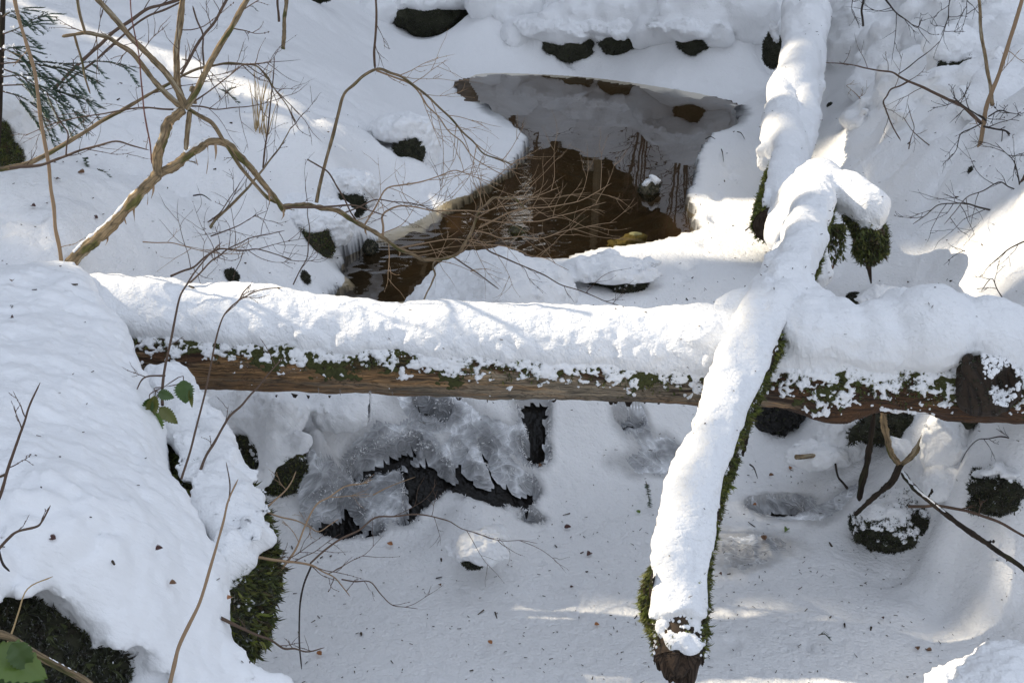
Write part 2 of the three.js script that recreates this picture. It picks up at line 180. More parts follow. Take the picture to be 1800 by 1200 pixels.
// ───────── snow-covered ground: one sheet, fine near the camera, with openings for the pool and the broken ice ─────────
{
  const Ds = [0.9, 1.4]; while (Ds.at(-1) < 15.5) Ds.push(Ds.at(-1) * (Ds.at(-1) > 4.3 && Ds.at(-1) < 5.3 ? 1.0021 : 1.0038)); while (Ds.at(-1) < 150) Ds.push(Ds.at(-1) * 1.05);
  const ts = []; { let t = 0; const half = []; while (t < 0.47) { half.push(t); t += 0.00235; } while (t < 6) { half.push(t); t += Math.max(0.00235, (t - 0.46) * 0.16 + 0.004); } half.push(6); for (let i = half.length - 1; i > 0; i--) ts.push(-half[i]); ts.push(...half); }
  const nx = ts.length, nz = Ds.length, pos = new Float32Array(nx * nz * 3), col = new Float32Array(nx * nz * 3), colI = new Float32Array(nx * nz * 3), uv = new Float32Array(nx * nz * 2), cut = new Float32Array(nx * nz), ice = new Float32Array(nx * nz);
  for (let j = 0; j < nz; j++) for (let i = 0; i < nx; i++) {
    const k = j * nx + i, D = Ds[j], x = D * ts[i], z = -D; let h = groundH(x, z), pd = poolD(x, z), gd = D < 6 ? gapD(x, z) : 9, m = D < 8 ? iceAt(x, z) : 0;
    if (pd < 0.10) h = Math.max(mix(h, POOL + 0.028 + 0.02 * sstep(0, 0.1, pd), 0), h);
    if (pd < 0.05) { const e = sstep(0.05, -0.015, pd); h -= 0.022 * e * sstep(-0.4, -3, z + 5) * 0.6; }
    if (pd < 0) h -= 0.22 * sstep(0, -0.018, pd) ;
    if (gd < 0) h -= 0.07 * sstep(0.003, -0.012, gd); else if (gd < 0.05) h += 0.012 * (1 - gd / 0.05) * (0.5 + noise(x * 40, z * 40, 2));
    m += gd < 0.05 ? 0.5 * (1 - Math.max(gd, 0) / 0.05) : 0;
    if (pd < 0.1 && z < -9) h += 0.018 * sstep(0.1, 0.01, pd) * sstep(-9, -9.8, z);
    if (m > 0.2) h += Math.min(m, 1) * (0.012 * Math.abs(noise(x * 16, z * 16, 4)) + 0.003 * noise(x * 50, z * 50, 4));
    cut[k] = Math.min(pd * 2.6, gd < 0.1 ? (gd + 0.016 * (hash2(i, j, 5) - 0.5)) * 5 : gd); ice[k] = m;
    pos.set([x, h, z], k * 3); uv.set([(x + 0.8 * h * Math.tanh(x * 1.5)) / 0.9, (z - 0.8 * h) / 0.9], k * 2);
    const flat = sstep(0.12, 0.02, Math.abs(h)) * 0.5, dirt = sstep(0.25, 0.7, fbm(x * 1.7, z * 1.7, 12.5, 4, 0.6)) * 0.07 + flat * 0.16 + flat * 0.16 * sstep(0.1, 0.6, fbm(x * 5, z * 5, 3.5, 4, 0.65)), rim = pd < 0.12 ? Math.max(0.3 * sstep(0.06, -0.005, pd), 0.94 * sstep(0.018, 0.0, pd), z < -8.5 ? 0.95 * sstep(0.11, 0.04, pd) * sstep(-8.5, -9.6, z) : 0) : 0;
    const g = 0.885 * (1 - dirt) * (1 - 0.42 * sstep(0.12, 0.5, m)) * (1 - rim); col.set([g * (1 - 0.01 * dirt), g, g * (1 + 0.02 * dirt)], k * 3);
    { const q = mix(1.3, 0.9, sstep(0.5, 1.0, m)); colI.set([q * 0.98, q * 0.99, q], k * 3); }
  }
  const is = [], ii = [];
  for (let j = 0; j < nz - 1; j++) for (let i = 0; i < nx - 1; i++) { const a = j * nx + i, b = a + 1, c = a + nx, d = c + 1; for (const t of [[a, b, c], [b, d, c]]) { if (Math.max(cut[t[0]], cut[t[1]], cut[t[2]]) < -0.05) continue; ((ice[t[0]] + ice[t[1]] + ice[t[2]]) / 3 > 0.5 ? ii : is).push(t[0], t[1], t[2]); } }
  const full = new THREE.BufferGeometry(); full.setAttribute('position', new THREE.BufferAttribute(pos, 3)); 
  const all = new Uint32Array(is.length + ii.length); all.set(is); all.set(ii, is.length); full.setIndex(new THREE.BufferAttribute(all, 1)); full.computeVertexNormals();
  const nor = full.getAttribute('normal').array;
  const make = (idx, tint) => { const map = new Int32Array(nx * nz).fill(-1), list = []; const out = new Uint32Array(idx.length); idx.forEach((v, q) => { if (map[v] < 0) { map[v] = list.length; list.push(v); } out[q] = map[v]; }); const g = new THREE.BufferGeometry(); const put = (src, n, name) => { const a = new Float32Array(list.length * n); list.forEach((v, q) => { for (let e = 0; e < n; e++) a[q * n + e] = src[v * n + e]; }); g.setAttribute(name, new THREE.BufferAttribute(a, n)); }; put(pos, 3, 'position'); put(nor, 3, 'normal'); put(uv, 2, 'uv'); put(tint, 3, 'color'); g.setIndex(new THREE.BufferAttribute(out, 1)); return g; };
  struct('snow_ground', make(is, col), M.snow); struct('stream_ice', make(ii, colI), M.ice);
}
function sheet(x0, x1, z0, z1, c, keep, h, color) { // a grid in plan, kept where keep(x, z)
  const nx = Math.ceil((x1 - x0) / c) + 1, nz = Math.ceil((z1 - z0) / c) + 1, pos = [], uv = [], col = [], idx = [], ok = [];
  for (let j = 0; j < nz; j++) for (let i = 0; i < nx; i++) { const x = x0 + i * c, z = z0 + j * c; ok.push(keep(x, z)); pos.push(x, ok.at(-1) ? h(x, z) : 0, z); uv.push(x, z); if (color) col.push(...(ok.at(-1) ? color(x, z) : [0, 0, 0])); }
  for (let j = 0; j < nz - 1; j++) for (let i = 0; i < nx - 1; i++) { const a = j * nx + i, b = a + 1, d = a + nx, e = d + 1; if (ok[a] && ok[b] && ok[d] && ok[e]) idx.push(a, d, b, b, d, e); }
  const g = new THREE.BufferGeometry(); g.setAttribute('position', new THREE.Float32BufferAttribute(pos, 3)); g.setAttribute('uv', new THREE.Float32BufferAttribute(uv, 2)); if (color) g.setAttribute('color', new THREE.Float32BufferAttribute(col, 3)); g.setIndex(idx); g.computeVertexNormals(); return g;
}
const bedH = (x, z) => { const d = pool.sd(x, z); return POOL - 0.05 - 0.17 * sstep(0.02, -0.5, d) + 0.03 * fbm(x * 3, z * 3, 1, 3) + 0.02 * pillow(x * 9, z * 9, 8); };
{
  const [x0, x1, z0, z1] = pool.box;
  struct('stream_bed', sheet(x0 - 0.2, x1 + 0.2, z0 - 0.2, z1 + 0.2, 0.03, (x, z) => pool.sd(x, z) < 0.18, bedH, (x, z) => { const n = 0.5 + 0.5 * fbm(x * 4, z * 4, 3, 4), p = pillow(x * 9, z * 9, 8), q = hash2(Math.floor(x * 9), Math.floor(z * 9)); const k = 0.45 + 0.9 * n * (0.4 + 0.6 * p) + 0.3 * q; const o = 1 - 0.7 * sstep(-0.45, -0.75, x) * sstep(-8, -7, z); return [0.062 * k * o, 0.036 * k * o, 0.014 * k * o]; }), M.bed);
  const run = spots([[950, 430, 70, 50, 1], [880, 420, 70, 40, .8], [940, 330, 40, 40, .5], [740, 450, 60, 40, 1], [650, 480, 60, 40, 1.6], [940, 400, 40, 70, .8]]);
  struct('water', sheet(x0 - 0.1, x1 + 0.1, z0 - 0.1, z1 + 0.1, 0.013, (x, z) => pool.sd(x, z) < 0.07, (x, z) => {
    let s = 0.03; for (const [a, b, rx, rz, k] of run) s += k * Math.exp(-(((x - a) / rx) ** 2 + ((z - b) / rz) ** 2));
    const still = 0.0004 * noise(x * 1.6, z * 5, 2.2); return POOL + still + s * (0.0016 * noise(x * 7, z * 16, 1.5) + 0.0011 * noise(x * 16, z * 30, 7.5));
  }), M.water);
  { const r = rng(83), L = []; let n = 0; while (L.length < 2600 && n++ < 400000) { const g = gaps[Math.floor(r() * r() * gaps.length)], x = mix(g.box[0] - 0.06, g.box[1] + 0.06, r()), z = mix(g.box[2] - 0.06, g.box[3] + 0.06, r()), d = gapD(x, z); if (d < -0.008 || d > 0.016) continue; L.push([x, groundH(x, z) + 0.004 * r() - (d < 0 ? 0.008 : 0), z]); }
    const m = new THREE.InstancedMesh(new THREE.OctahedronGeometry(1, 0), phys({ color: 0xffffff, roughness: 0.35, transmission: 0.3, thickness: 0 }), L.length), o = new THREE.Object3D(); L.forEach((p, i) => { o.position.set(...p); o.rotation.set(r() * 3, r() * 3, r() * 3); const s = 0.0018 + 0.0035 * r() * r(); o.scale.set(s * 0.6, s * (1 + 2 * r()), s * 0.6); o.updateMatrix(); m.setMatrixAt(i, o.matrix); }); m.name = 'frost_rim'; m.userData.kind = 'stuff'; m.userData.label = 'white frost crystals along the broken edges of the ice'; m.castShadow = m.receiveShadow = true; scene.add(m); }
  // dark wet rock and running water below the broken ice
  let bx = [1e9, -1e9, 1e9, -1e9]; for (const g of gaps) bx = [Math.min(bx[0], g.box[0]), Math.max(bx[1], g.box[1]), Math.min(bx[2], g.box[2]), Math.max(bx[3], g.box[3])];
  struct('wet_rock', sheet(bx[0] - 0.2, bx[1] + 0.2, bx[2] - 0.25, bx[3] + 0.2, 0.014, (x, z) => gapD(x, z) < 0.14, (x, z) => baseH(x, z)[0] - 0.085 + 0.02 * fbm(x * 8, z * 8, 5, 3) + 0.008 * noise(x * 40, z * 14, 2)), M.wet);
}

// ───────── solids from distance fields: surface nets over a grid, far blocks skipped ─────────
const smin = (a, b, k) => { const h = Math.max(k - Math.abs(a - b), 0) / k; return Math.min(a, b) - h * h * k * 0.25; };
const smax = (a, b, k) => -smin(-a, -b, k);
function solid(f, [x0, x1, y0, y1, z0, z1], c) {
  const B = 8, nx = Math.ceil((x1 - x0) / c / B) * B + 1, ny = Math.ceil((y1 - y0) / c / B) * B + 1, nz = Math.ceil((z1 - z0) / c / B) * B + 1;
  const g = new Float32Array(nx * ny * nz), live = new Uint8Array(nx * ny * nz), far = B * c * 0.87 * 1.25 + c * 3;
  for (let bz = 0; bz < nz; bz += B) for (let by = 0; by < ny; by += B) for (let bx = 0; bx < nx; bx += B) {
    const d0 = f(x0 + (bx + B / 2) * c, y0 + (by + B / 2) * c, z0 + (bz + B / 2) * c), skip = Math.abs(d0) > far;
    for (let k = bz; k < Math.min(bz + B, nz); k++) for (let j = by; j < Math.min(by + B, ny); j++) for (let i = bx; i < Math.min(bx + B, nx); i++) { const q = (k * ny + j) * nx + i; if (skip) g[q] = d0; else { g[q] = f(x0 + i * c, y0 + j * c, z0 + k * c); live[q] = 1; } }
  }
  const id = new Int32Array(nx * ny * nz).fill(-1), pos = [], idx = [];
  const E = [[0, 1], [0, 2], [0, 4], [1, 3], [1, 5], [2, 3], [2, 6], [3, 7], [4, 5], [4, 6], [5, 7], [6, 7]], v = new Float64Array(8);
  for (let k = 0; k < nz - 1; k++) for (let j = 0; j < ny - 1; j++) for (let i = 0; i < nx - 1; i++) {
    const q = (k * ny + j) * nx + i; if (!live[q]) continue; let s = 0;
    for (let e = 0; e < 8; e++) { v[e] = g[q + (e & 1) + ((e >> 1) & 1) * nx + (e >> 2) * nx * ny]; if (v[e] < 0) s++; }
    if (s === 0 || s === 8) continue;
    let px = 0, py = 0, pz = 0, n = 0;
    for (const [a, b] of E) if ((v[a] < 0) !== (v[b] < 0)) { const t = v[a] / (v[a] - v[b]); px += mix(a & 1, b & 1, t); py += mix((a >> 1) & 1, (b >> 1) & 1, t); pz += mix(a >> 2, b >> 2, t); n++; }
    id[q] = pos.length / 3; pos.push(x0 + (i + px / n) * c, y0 + (j + py / n) * c, z0 + (k + pz / n) * c);
  }
  const S = [1, nx, nx * ny];
  for (let k = 1; k < nz - 1; k++) for (let j = 1; j < ny - 1; j++) for (let i = 1; i < nx - 1; i++) {
    const q = (k * ny + j) * nx + i; if (!live[q]) continue;
    for (let a = 0; a < 3; a++) { const s0 = g[q] < 0, s1 = g[q + S[a]] < 0; if (s0 === s1) continue; const u = S[(a + 1) % 3], w = S[(a + 2) % 3]; const A = id[q], Bq = id[q - u], C = id[q - u - w], D = id[q - w]; if (A < 0 || Bq < 0 || C < 0 || D < 0) continue; if (s0) idx.push(A, Bq, C, A, C, D); else idx.push(A, C, Bq, A, D, C); }
  }
  const geo = new THREE.BufferGeometry(); geo.setAttribute('position', new THREE.Float32BufferAttribute(pos, 3)); geo.setIndex(idx); geo.computeVertexNormals();
  const uv = new Float32Array(pos.length / 3 * 2); for (let i = 0; i < uv.length / 2; i++) { uv[i * 2] = (pos[i * 3] + pos[i * 3 + 1] * 0.37) / 0.8; uv[i * 2 + 1] = (pos[i * 3 + 2] - pos[i * 3 + 1] * 0.71) / 0.8; } geo.setAttribute('uv', new THREE.BufferAttribute(uv, 2));
  return geo;
}
const snowRelief = (x, y, z, a = 1) => a * (0.010 * fbm(x * 11, y * 11, z * 11, 2) + 0.007 * noise(x * 34, y * 34, z * 34) + 0.004 * noise(x * 75, y * 75, z * 75));
const seg = (x, y, z, a, b, ra, rb) => { const ux = b.x - a.x, uy = b.y - a.y, uz = b.z - a.z, t = clamp(((x - a.x) * ux + (y - a.y) * uy + (z - a.z) * uz) / (ux * ux + uy * uy + uz * uz)); return Math.hypot(x - a.x - ux * t, y - a.y - uy * t, z - a.z - uz * t) - mix(ra, rb, t); };
const ball = (x, y, z, c, s) => { const k = Math.hypot((x - c.x) / s[0], (y - c.y) / s[1], (z - c.z) / s[2]), m = Math.min(...s); return (k - 1) * m * (k > 1 ? 1 : 1); };
const bounds = (pts, m) => { const b = new THREE.Box3().setFromPoints(pts); return [b.min.x - m, b.max.x + m, b.min.y - m, b.max.y + m, b.min.z - m, b.max.z + m]; };

// ───────── logs: a spine of points with radii; angle 0 is up, positive towards `side` ─────────
function spineOf(rows, n = 40) {
  const cp = rows.map(([px, py, D]) => atD(px, py, D)), cv = new THREE.CatmullRomCurve3(cp, false, 'centripetal'), P = [], Rr = [], U = []; let u = 0;
  for (let i = 0; i <= n; i++) { const t = i / n, q = t * (rows.length - 1), k = Math.min(Math.floor(q), rows.length - 2); P.push(cv.getPoint(t)); Rr.push(mix(rows[k][3], rows[k + 1][3], q - k)); if (i) u += P[i].distanceTo(P[i - 1]); U.push(u); }
  const T = P.map((_, i) => P[Math.min(i + 1, n)].clone().sub(P[Math.max(i - 1, 0)]).normalize());
  const up = T.map((t) => V(0, 1, 0).addScaledVector(t, -t.y).normalize()), sd = T.map((t, i) => t.clone().cross(up[i]).normalize());
  const near = (x, y, z) => { let bd = 1e9, bi = 0, bt = 0; for (let i = 0; i < n; i++) { const a = P[i], b = P[i + 1], ux = b.x - a.x, uy = b.y - a.y, uz = b.z - a.z, t = clamp(((x - a.x) * ux + (y - a.y) * uy + (z - a.z) * uz) / (ux * ux + uy * uy + uz * uz)), d = (x - a.x - ux * t) ** 2 + (y - a.y - uy * t) ** 2 + (z - a.z - uz * t) ** 2; if (d < bd) { bd = d; bi = i; bt = t; } }
    const m = (A) => mix(A[bi], A[bi + 1], bt), a = P[bi], b = P[bi + 1], vx = x - mix(a.x, b.x, bt), vy = y - mix(a.y, b.y, bt), vz = z - mix(a.z, b.z, bt), U0 = up[bi], S0 = sd[bi]; const c = vx * U0.x + vy * U0.y + vz * U0.z, s = vx * S0.x + vy * S0.y + vz * S0.z;
    return { d: Math.sqrt(bd), r: m(Rr), u: m(U), th: Math.atan2(s, c) }; };
  return { P, Rr, U, up, sd, T, n, near, len: u };
}
function barkTube(S, nu, na, disp, capA, capB) { // uv: metres along, turns round
  const pos = [], uv = [], idx = [], last = S.n;
  for (let i = 0; i <= nu; i++) { const q = i / nu * S.n, k = Math.min(Math.floor(q), S.n - 1), f = q - k, p = S.P[k].clone().lerp(S.P[k + 1], f), up = S.up[k].clone().lerp(S.up[k + 1], f), sd = S.sd[k].clone().lerp(S.sd[k + 1], f), r = mix(S.Rr[k], S.Rr[k + 1], f), u = mix(S.U[k], S.U[k + 1], f);
    for (let j = 0; j <= na; j++) { const th = (j / na * 2 - 1) * Math.PI, rr = r + disp(u, th); pos.push(p.x + rr * (up.x * Math.cos(th) + sd.x * Math.sin(th)), p.y + rr * (up.y * Math.cos(th) + sd.y * Math.sin(th)), p.z + rr * (up.z * Math.cos(th) + sd.z * Math.sin(th))); uv.push(u, j / na); } }
  for (let i = 0; i < nu; i++) for (let j = 0; j < na; j++) { const a = i * (na + 1) + j, b = a + 1, c = a + na + 1, d = c + 1; idx.push(a, b, c, b, d, c); }
  const geo = new THREE.BufferGeometry(); geo.setAttribute('position', new THREE.Float32BufferAttribute(pos, 3)); geo.setAttribute('uv', new THREE.Float32BufferAttribute(uv, 2)); geo.setIndex(idx); geo.computeVertexNormals(); return geo;
}
function cutEnd(S, i, na, disp, depth, outward, seed) { // the broken end of a log: rings of splintered wood set into the tube
  const p = S.P[i], u = S.U[i], r = S.Rr[i], pos = [], uv = [], idx = [], nr = 9;
  for (let k = 0; k <= nr; k++) for (let j = 0; j <= na; j++) { const th = (j / na * 2 - 1) * Math.PI, q = 1 - k / nr, rr = (r + disp(u, th)) * q * 0.985, w = outward * (depth * (noise(Math.cos(th) * q * 2.5 + seed, Math.sin(th) * q * 2.5, seed) * 0.9 - 0.8 * Math.pow(1 - q, 0.6)) * sstep(1, 0.8, q) + 0.012 * noise(j * 0.9, k * 0.25, seed)); const o = V(0, 0, 0).addScaledVector(S.up[i], rr * Math.cos(th)).addScaledVector(S.sd[i], rr * Math.sin(th)).addScaledVector(S.T[i], w); pos.push(p.x + o.x, p.y + o.y, p.z + o.z); uv.push(q * 0.5, j / na); }
  for (let k = 0; k < nr; k++) for (let j = 0; j < na; j++) { const a = k * (na + 1) + j, b = a + 1, c = a + na + 1, d = c + 1; idx.push(a, b, c, b, d, c); }
  const g = new THREE.BufferGeometry(); g.setAttribute('position', new THREE.Float32BufferAttribute(pos, 3)); g.setAttribute('uv', new THREE.Float32BufferAttribute(uv, 2)); g.setIndex(idx); g.computeVertexNormals(); return g;
}
// ───────── moss, crumbs of snow ─────────
const tuft = (() => { const r = rng(11), pos = [], idx = []; for (let i = 0; i < 9; i++) { const a = r() * 6.28, l = 0.6 + 0.6 * r(), t = 0.25 + 0.75 * r(), w = 0.10, dx = Math.cos(a) * t, dz = Math.sin(a) * t, o = pos.length / 3; pos.push(-dz * w, 0, dx * w, dz * w, 0, -dx * w, dx * 0.5 * l + dz * w * 0.8, 0.62 * l, dz * 0.5 * l - dx * w * 0.8, dx * 0.5 * l - dz * w * 0.8, 0.62 * l, dz * 0.5 * l + dx * w * 0.8, dx * 1.05 * l, 0.75 * l, dz * 1.05 * l); idx.push(o, o + 1, o + 2, o, o + 2, o + 3, o + 3, o + 2, o + 4); } const g = new THREE.BufferGeometry(); g.setAttribute('position', new THREE.Float32BufferAttribute(pos, 3)); g.setIndex(idx); g.computeVertexNormals(); return g; })();
const crumbGeo = (() => { const g = new THREE.IcosahedronGeometry(1, 1), p = g.getAttribute('position'); for (let i = 0; i < p.count; i++) { const x = p.getX(i), y = p.getY(i), z = p.getZ(i), k = 1 + 0.45 * noise(x * 2 + 5, y * 2, z * 2); p.setXYZ(i, x * k, y * k * 0.8, z * k); } g.computeVertexNormals(); return g; })();
M.moss = phys({ color: 0xffffff, roughness: 0.95, transmission: 0.25, thickness: 0 });
M.crumb = std({ color: new THREE.Color().setRGB(0.87, 0.875, 0.88), roughness: 0.9 });
function scatter(geo, count, pick, seed) { // points on a surface where pick(point, normal) gives more than a random number
  const r = rng(seed), P = geo.getAttribute('position'), I = geo.index.array, n = I.length / 3, cum = new Float64Array(n), a = V(), b = V(), c = V(), e = V(), f = V(); let t = 0;
  for (let i = 0; i < n; i++) { a.fromBufferAttribute(P, I[i * 3]); b.fromBufferAttribute(P, I[i * 3 + 1]); c.fromBufferAttribute(P, I[i * 3 + 2]); t += e.subVectors(b, a).cross(f.subVectors(c, a)).length() / 2; cum[i] = t; }
  const out = []; for (let k = 0; k < count; k++) { const q = r() * t; let lo = 0, hi = n - 1; while (lo < hi) { const m = (lo + hi) >> 1; if (cum[m] < q) lo = m + 1; else hi = m; } a.fromBufferAttribute(P, I[lo * 3]); b.fromBufferAttribute(P, I[lo * 3 + 1]); c.fromBufferAttribute(P, I[lo * 3 + 2]); let u = r(), v = r(); if (u + v > 1) { u = 1 - u; v = 1 - v; } const p = V().copy(a).addScaledVector(e.subVectors(b, a), u).addScaledVector(f.subVectors(c, a), v), nn = e.clone().cross(f).normalize(); if (pick(p, nn) > r()) out.push([p, nn]); }
  return out;
}
function many(parent, name, geo, mat, places, seed, [s0, s1], colors, droop = 0) { // one part of many small alike pieces
  if (!places.length) return; const r = rng(seed), m = new THREE.InstancedMesh(geo, mat, places.length), o = new THREE.Object3D(), b = V(); for (let q = parent; q && q !== scene; q = q.parent) b.add(q.position);
  const c = new THREE.Color(); places.forEach(([p, n], i) => { o.position.copy(p).sub(b); const d = n.clone().add(V((r() - 0.5) * 0.7, (r() - 0.5) * 0.7 - droop, (r() - 0.5) * 0.7)).normalize(); o.quaternion.setFromUnitVectors(V(0, 1, 0), d); o.rotateY(r() * 6.28); const s = mix(s0, s1, r() * r()); o.scale.set(s * (0.8 + 0.4 * r()), s * (0.8 + 0.5 * r()), s * (0.8 + 0.4 * r())); o.updateMatrix(); m.setMatrixAt(i, o.matrix); if (colors) { const k = colors[Math.floor(r() * colors.length)], v = 0.7 + 0.6 * r(); m.setColorAt(i, c.setRGB(k[0] * v, k[1] * v, k[2] * v)); } });
  m.name = name; m.userData.kind = 'stuff'; m.castShadow = m.receiveShadow = true; parent.add(m); return m;
}
const GREEN = [[0.075, 0.095, 0.016], [0.10, 0.12, 0.02], [0.05, 0.065, 0.014], [0.14, 0.14, 0.03], [0.07, 0.05, 0.015]], DARKMOSS = [[0.028, 0.034, 0.010], [0.02, 0.022, 0.008], [0.04, 0.046, 0.012], [0.03, 0.024, 0.010]], BRIGHTMOSS = [[0.16, 0.19, 0.025], [0.12, 0.14, 0.02], [0.21, 0.22, 0.04], [0.09, 0.10, 0.02]];

// ───────── bark of the big fallen log: weathered wood, cracked along the grain, pale where it has peeled ─────────
const logLen = 4.6;
const woodAt = (u, v) => { // u metres along, v turns round (0.5 = top, towards the camera 0.5..1)
  const th = (v - 0.5) * 360, n1 = fbm(u * 2.2, v * 9, 1.5, 5, 0.6), n2 = fbm(u * 9, v * 60, 5.5, 4, 0.6), n3 = fbm(u * 0.9, v * 4, 8.5, 3);
  const right = sstep(2.3, 2.75, u + 0.2 * n3), pale = sstep(-0.12, 0.16, n1 + 0.45 * n2 + 0.75 * sstep(70, 115, th) * (1 - right) - 0.28 - 0.05 * right), och = sstep(-0.3, 0.25, n3 + 0.5 * n2);
  const crack = Math.max(Math.pow(1 - Math.min(1, Math.abs(fbm(u * 5, v * 70, 2.5, 3, 0.6)) * 5), 3), 0.9 * Math.pow(1 - Math.min(1, Math.abs(fbm(u * 22, v * 26, 6.5, 3, 0.6)) * 6), 3) * sstep(0, 0.3, noise(u * 4, v * 12, 3)));
  const wood = [mix(0.66, 0.52, och), mix(0.54, 0.29, och), mix(0.38, 0.12, och)], br = [0.13, 0.06, 0.022], k = 0.75 + 0.5 * n2;
  const green = sstep(0.05, 0.5, fbm(u * 3, v * 10, 11.5, 4) + 0.25 - 0.012 * Math.max(0, th - 70)) * 0.6;
  return [0, 1, 2].map((i) => mix(mix(br[i], wood[i] * (0.8 + 0.4 * n2), pale) * k, [0.045, 0.05, 0.012][i], green) * (1 - 0.85 * crack) * (0.55 + 0.45 * sstep(-0.35, 0.15, fbm(u * 1.6, v * 5, 15.5, 4, 0.6))));
};
const logMap = tex(2048, 768, (u, v) => woodAt(u * logLen, v), true); logMap.wrapS = THREE.ClampToEdgeWrapping;
const logBump = tex(2048, 768, (u, v) => { u *= logLen; const n2 = fbm(u * 9, v * 60, 5.5, 4, 0.6), n1 = fbm(u * 2.2, v * 9, 1.5, 5, 0.6); const crack = Math.max(Math.pow(1 - Math.min(1, Math.abs(fbm(u * 5, v * 70, 2.5, 3, 0.6)) * 5), 2), 0.8 * Math.pow(1 - Math.min(1, Math.abs(fbm(u * 22, v * 26, 6.5, 3, 0.6)) * 6), 2)); return 0.6 + 0.2 * n2 + 0.2 * sstep(0, 0.1, n1) - 0.5 * crack; });
logMap.repeat.set(1 / logLen, 1); logBump.repeat.set(1 / logLen, 1); logBump.wrapS = THREE.ClampToEdgeWrapping;
M.logBark = std({ color: 0xffffff, map: logMap, bumpMap: logBump, bumpScale: 0.012, roughness: 0.85 });
const barkMap = tex(512, 1024, (u, v) => { const n = fbm(u * 12, v * 10, 4.4, 4, 0.6, 2), c = Math.pow(1 - Math.min(1, Math.abs(noise(u * 16, v * 8, 8.8, 8)) * 3), 3), g = sstep(0, 0.4, fbm(u * 4, v * 4, 2.2, 4, 0.5, 4)); const k = (0.7 + 0.6 * n) * (1 - 0.8 * c); return [mix(0.085, 0.07, g) * k, mix(0.055, 0.068, g) * k, mix(0.032, 0.022, g) * k]; }, true);
M.bark = std({ color: 0xffffff, map: barkMap, bumpMap: barkBump, bumpScale: 0.012, roughness: 0.9 });
M.rock = std({ color: new THREE.Color().setRGB(0.032, 0.032, 0.016), bumpMap: rockBump, bumpScale: 0.04, roughness: 0.9 });
M.stone = std({ color: new THREE.Color().setRGB(0.10, 0.085, 0.05), bumpMap: rockBump, bumpScale: 0.03, roughness: 0.7 });
M.rot = std({ color: new THREE.Color().setRGB(0.055, 0.034, 0.02), bumpMap: barkBump, bumpScale: 0.02, roughness: 0.95 });

const lerpRows = (rows, x) => { if (x <= rows[0][0]) return rows[0][1]; for (let i = 1; i < rows.length; i++) if (x <= rows[i][0]) return mix(rows[i - 1][1], rows[i][1], (x - rows[i - 1][0]) / (rows[i][0] - rows[i - 1][0])); return rows.at(-1)[1]; };
// horizontal log
const LA = spineOf([[40, 598, 4.42, 0.125], [340, 613, 4.32, 0.127], [800, 627, 4.27, 0.128], [1250, 640, 4.2, 0.13], [1500, 655, 4.16, 0.132], [1690, 668, 4.12, 0.13], [1990, 694, 4.06, 0.125], [2340, 726, 3.98, 0.12]], 48);
const pxOfU = (u) => lerpRows(LA.U.map((q, i) => [q, toPx(LA.P[i].x, LA.P[i].y, LA.P[i].z)[0]]), u);
const pxTab = [...Array(401)].map((_, i) => pxOfU(i / 400 * LA.len)), pxU = (u) => pxTab[Math.round(clamp(u / LA.len) * 400)];
const fallen = thing('fallen_log', 'big peeling tree trunk lying level across the stream under thick snow', 'log', LA.P[24]);
const sagRight = (u, th) => { const x = pxU(u); return 0.03 * sstep(1370, 1450, x) * sstep(1560, 1470, x) * sstep(1.7, 2.6, th) + 0.012 * fbm(u * 6, th * 2, 4, 3) - 0.03 * sstep(1480, 1600, x) * sstep(1680, 1600, x) * sstep(2.1, 2.7, th); };
const laDisp = (u, th) => sagRight(u, th) + 0.010 * fbm(u * 3, Math.cos(th) * 2, Math.sin(th) * 2, 3) + 0.004 * noise(u * 30, th * 3, 1);
const laGeo = barkTube(LA, 520, 72, laDisp);
const edgeA = (u) => { const x = pxU(u); return (lerpRows([[150, 46], [300, 52], [600, 64], [800, 68], [1000, 73], [1250, 82], [1330, 70], [1480, 66], [1650, 60], [1720, 30], [1850, 70]], x) + 16 * fbm(u * 5, 1, 2, 5, 0.7)) * Math.PI / 180; };
const topA = [[100, .10], [200, .104], [420, .094], [500, .082], [560, .06], [700, .052], [1000, .052], [1150, .04], [1250, .05], [1350, .055], [1420, .04], [1480, .03], [1800, .035]];
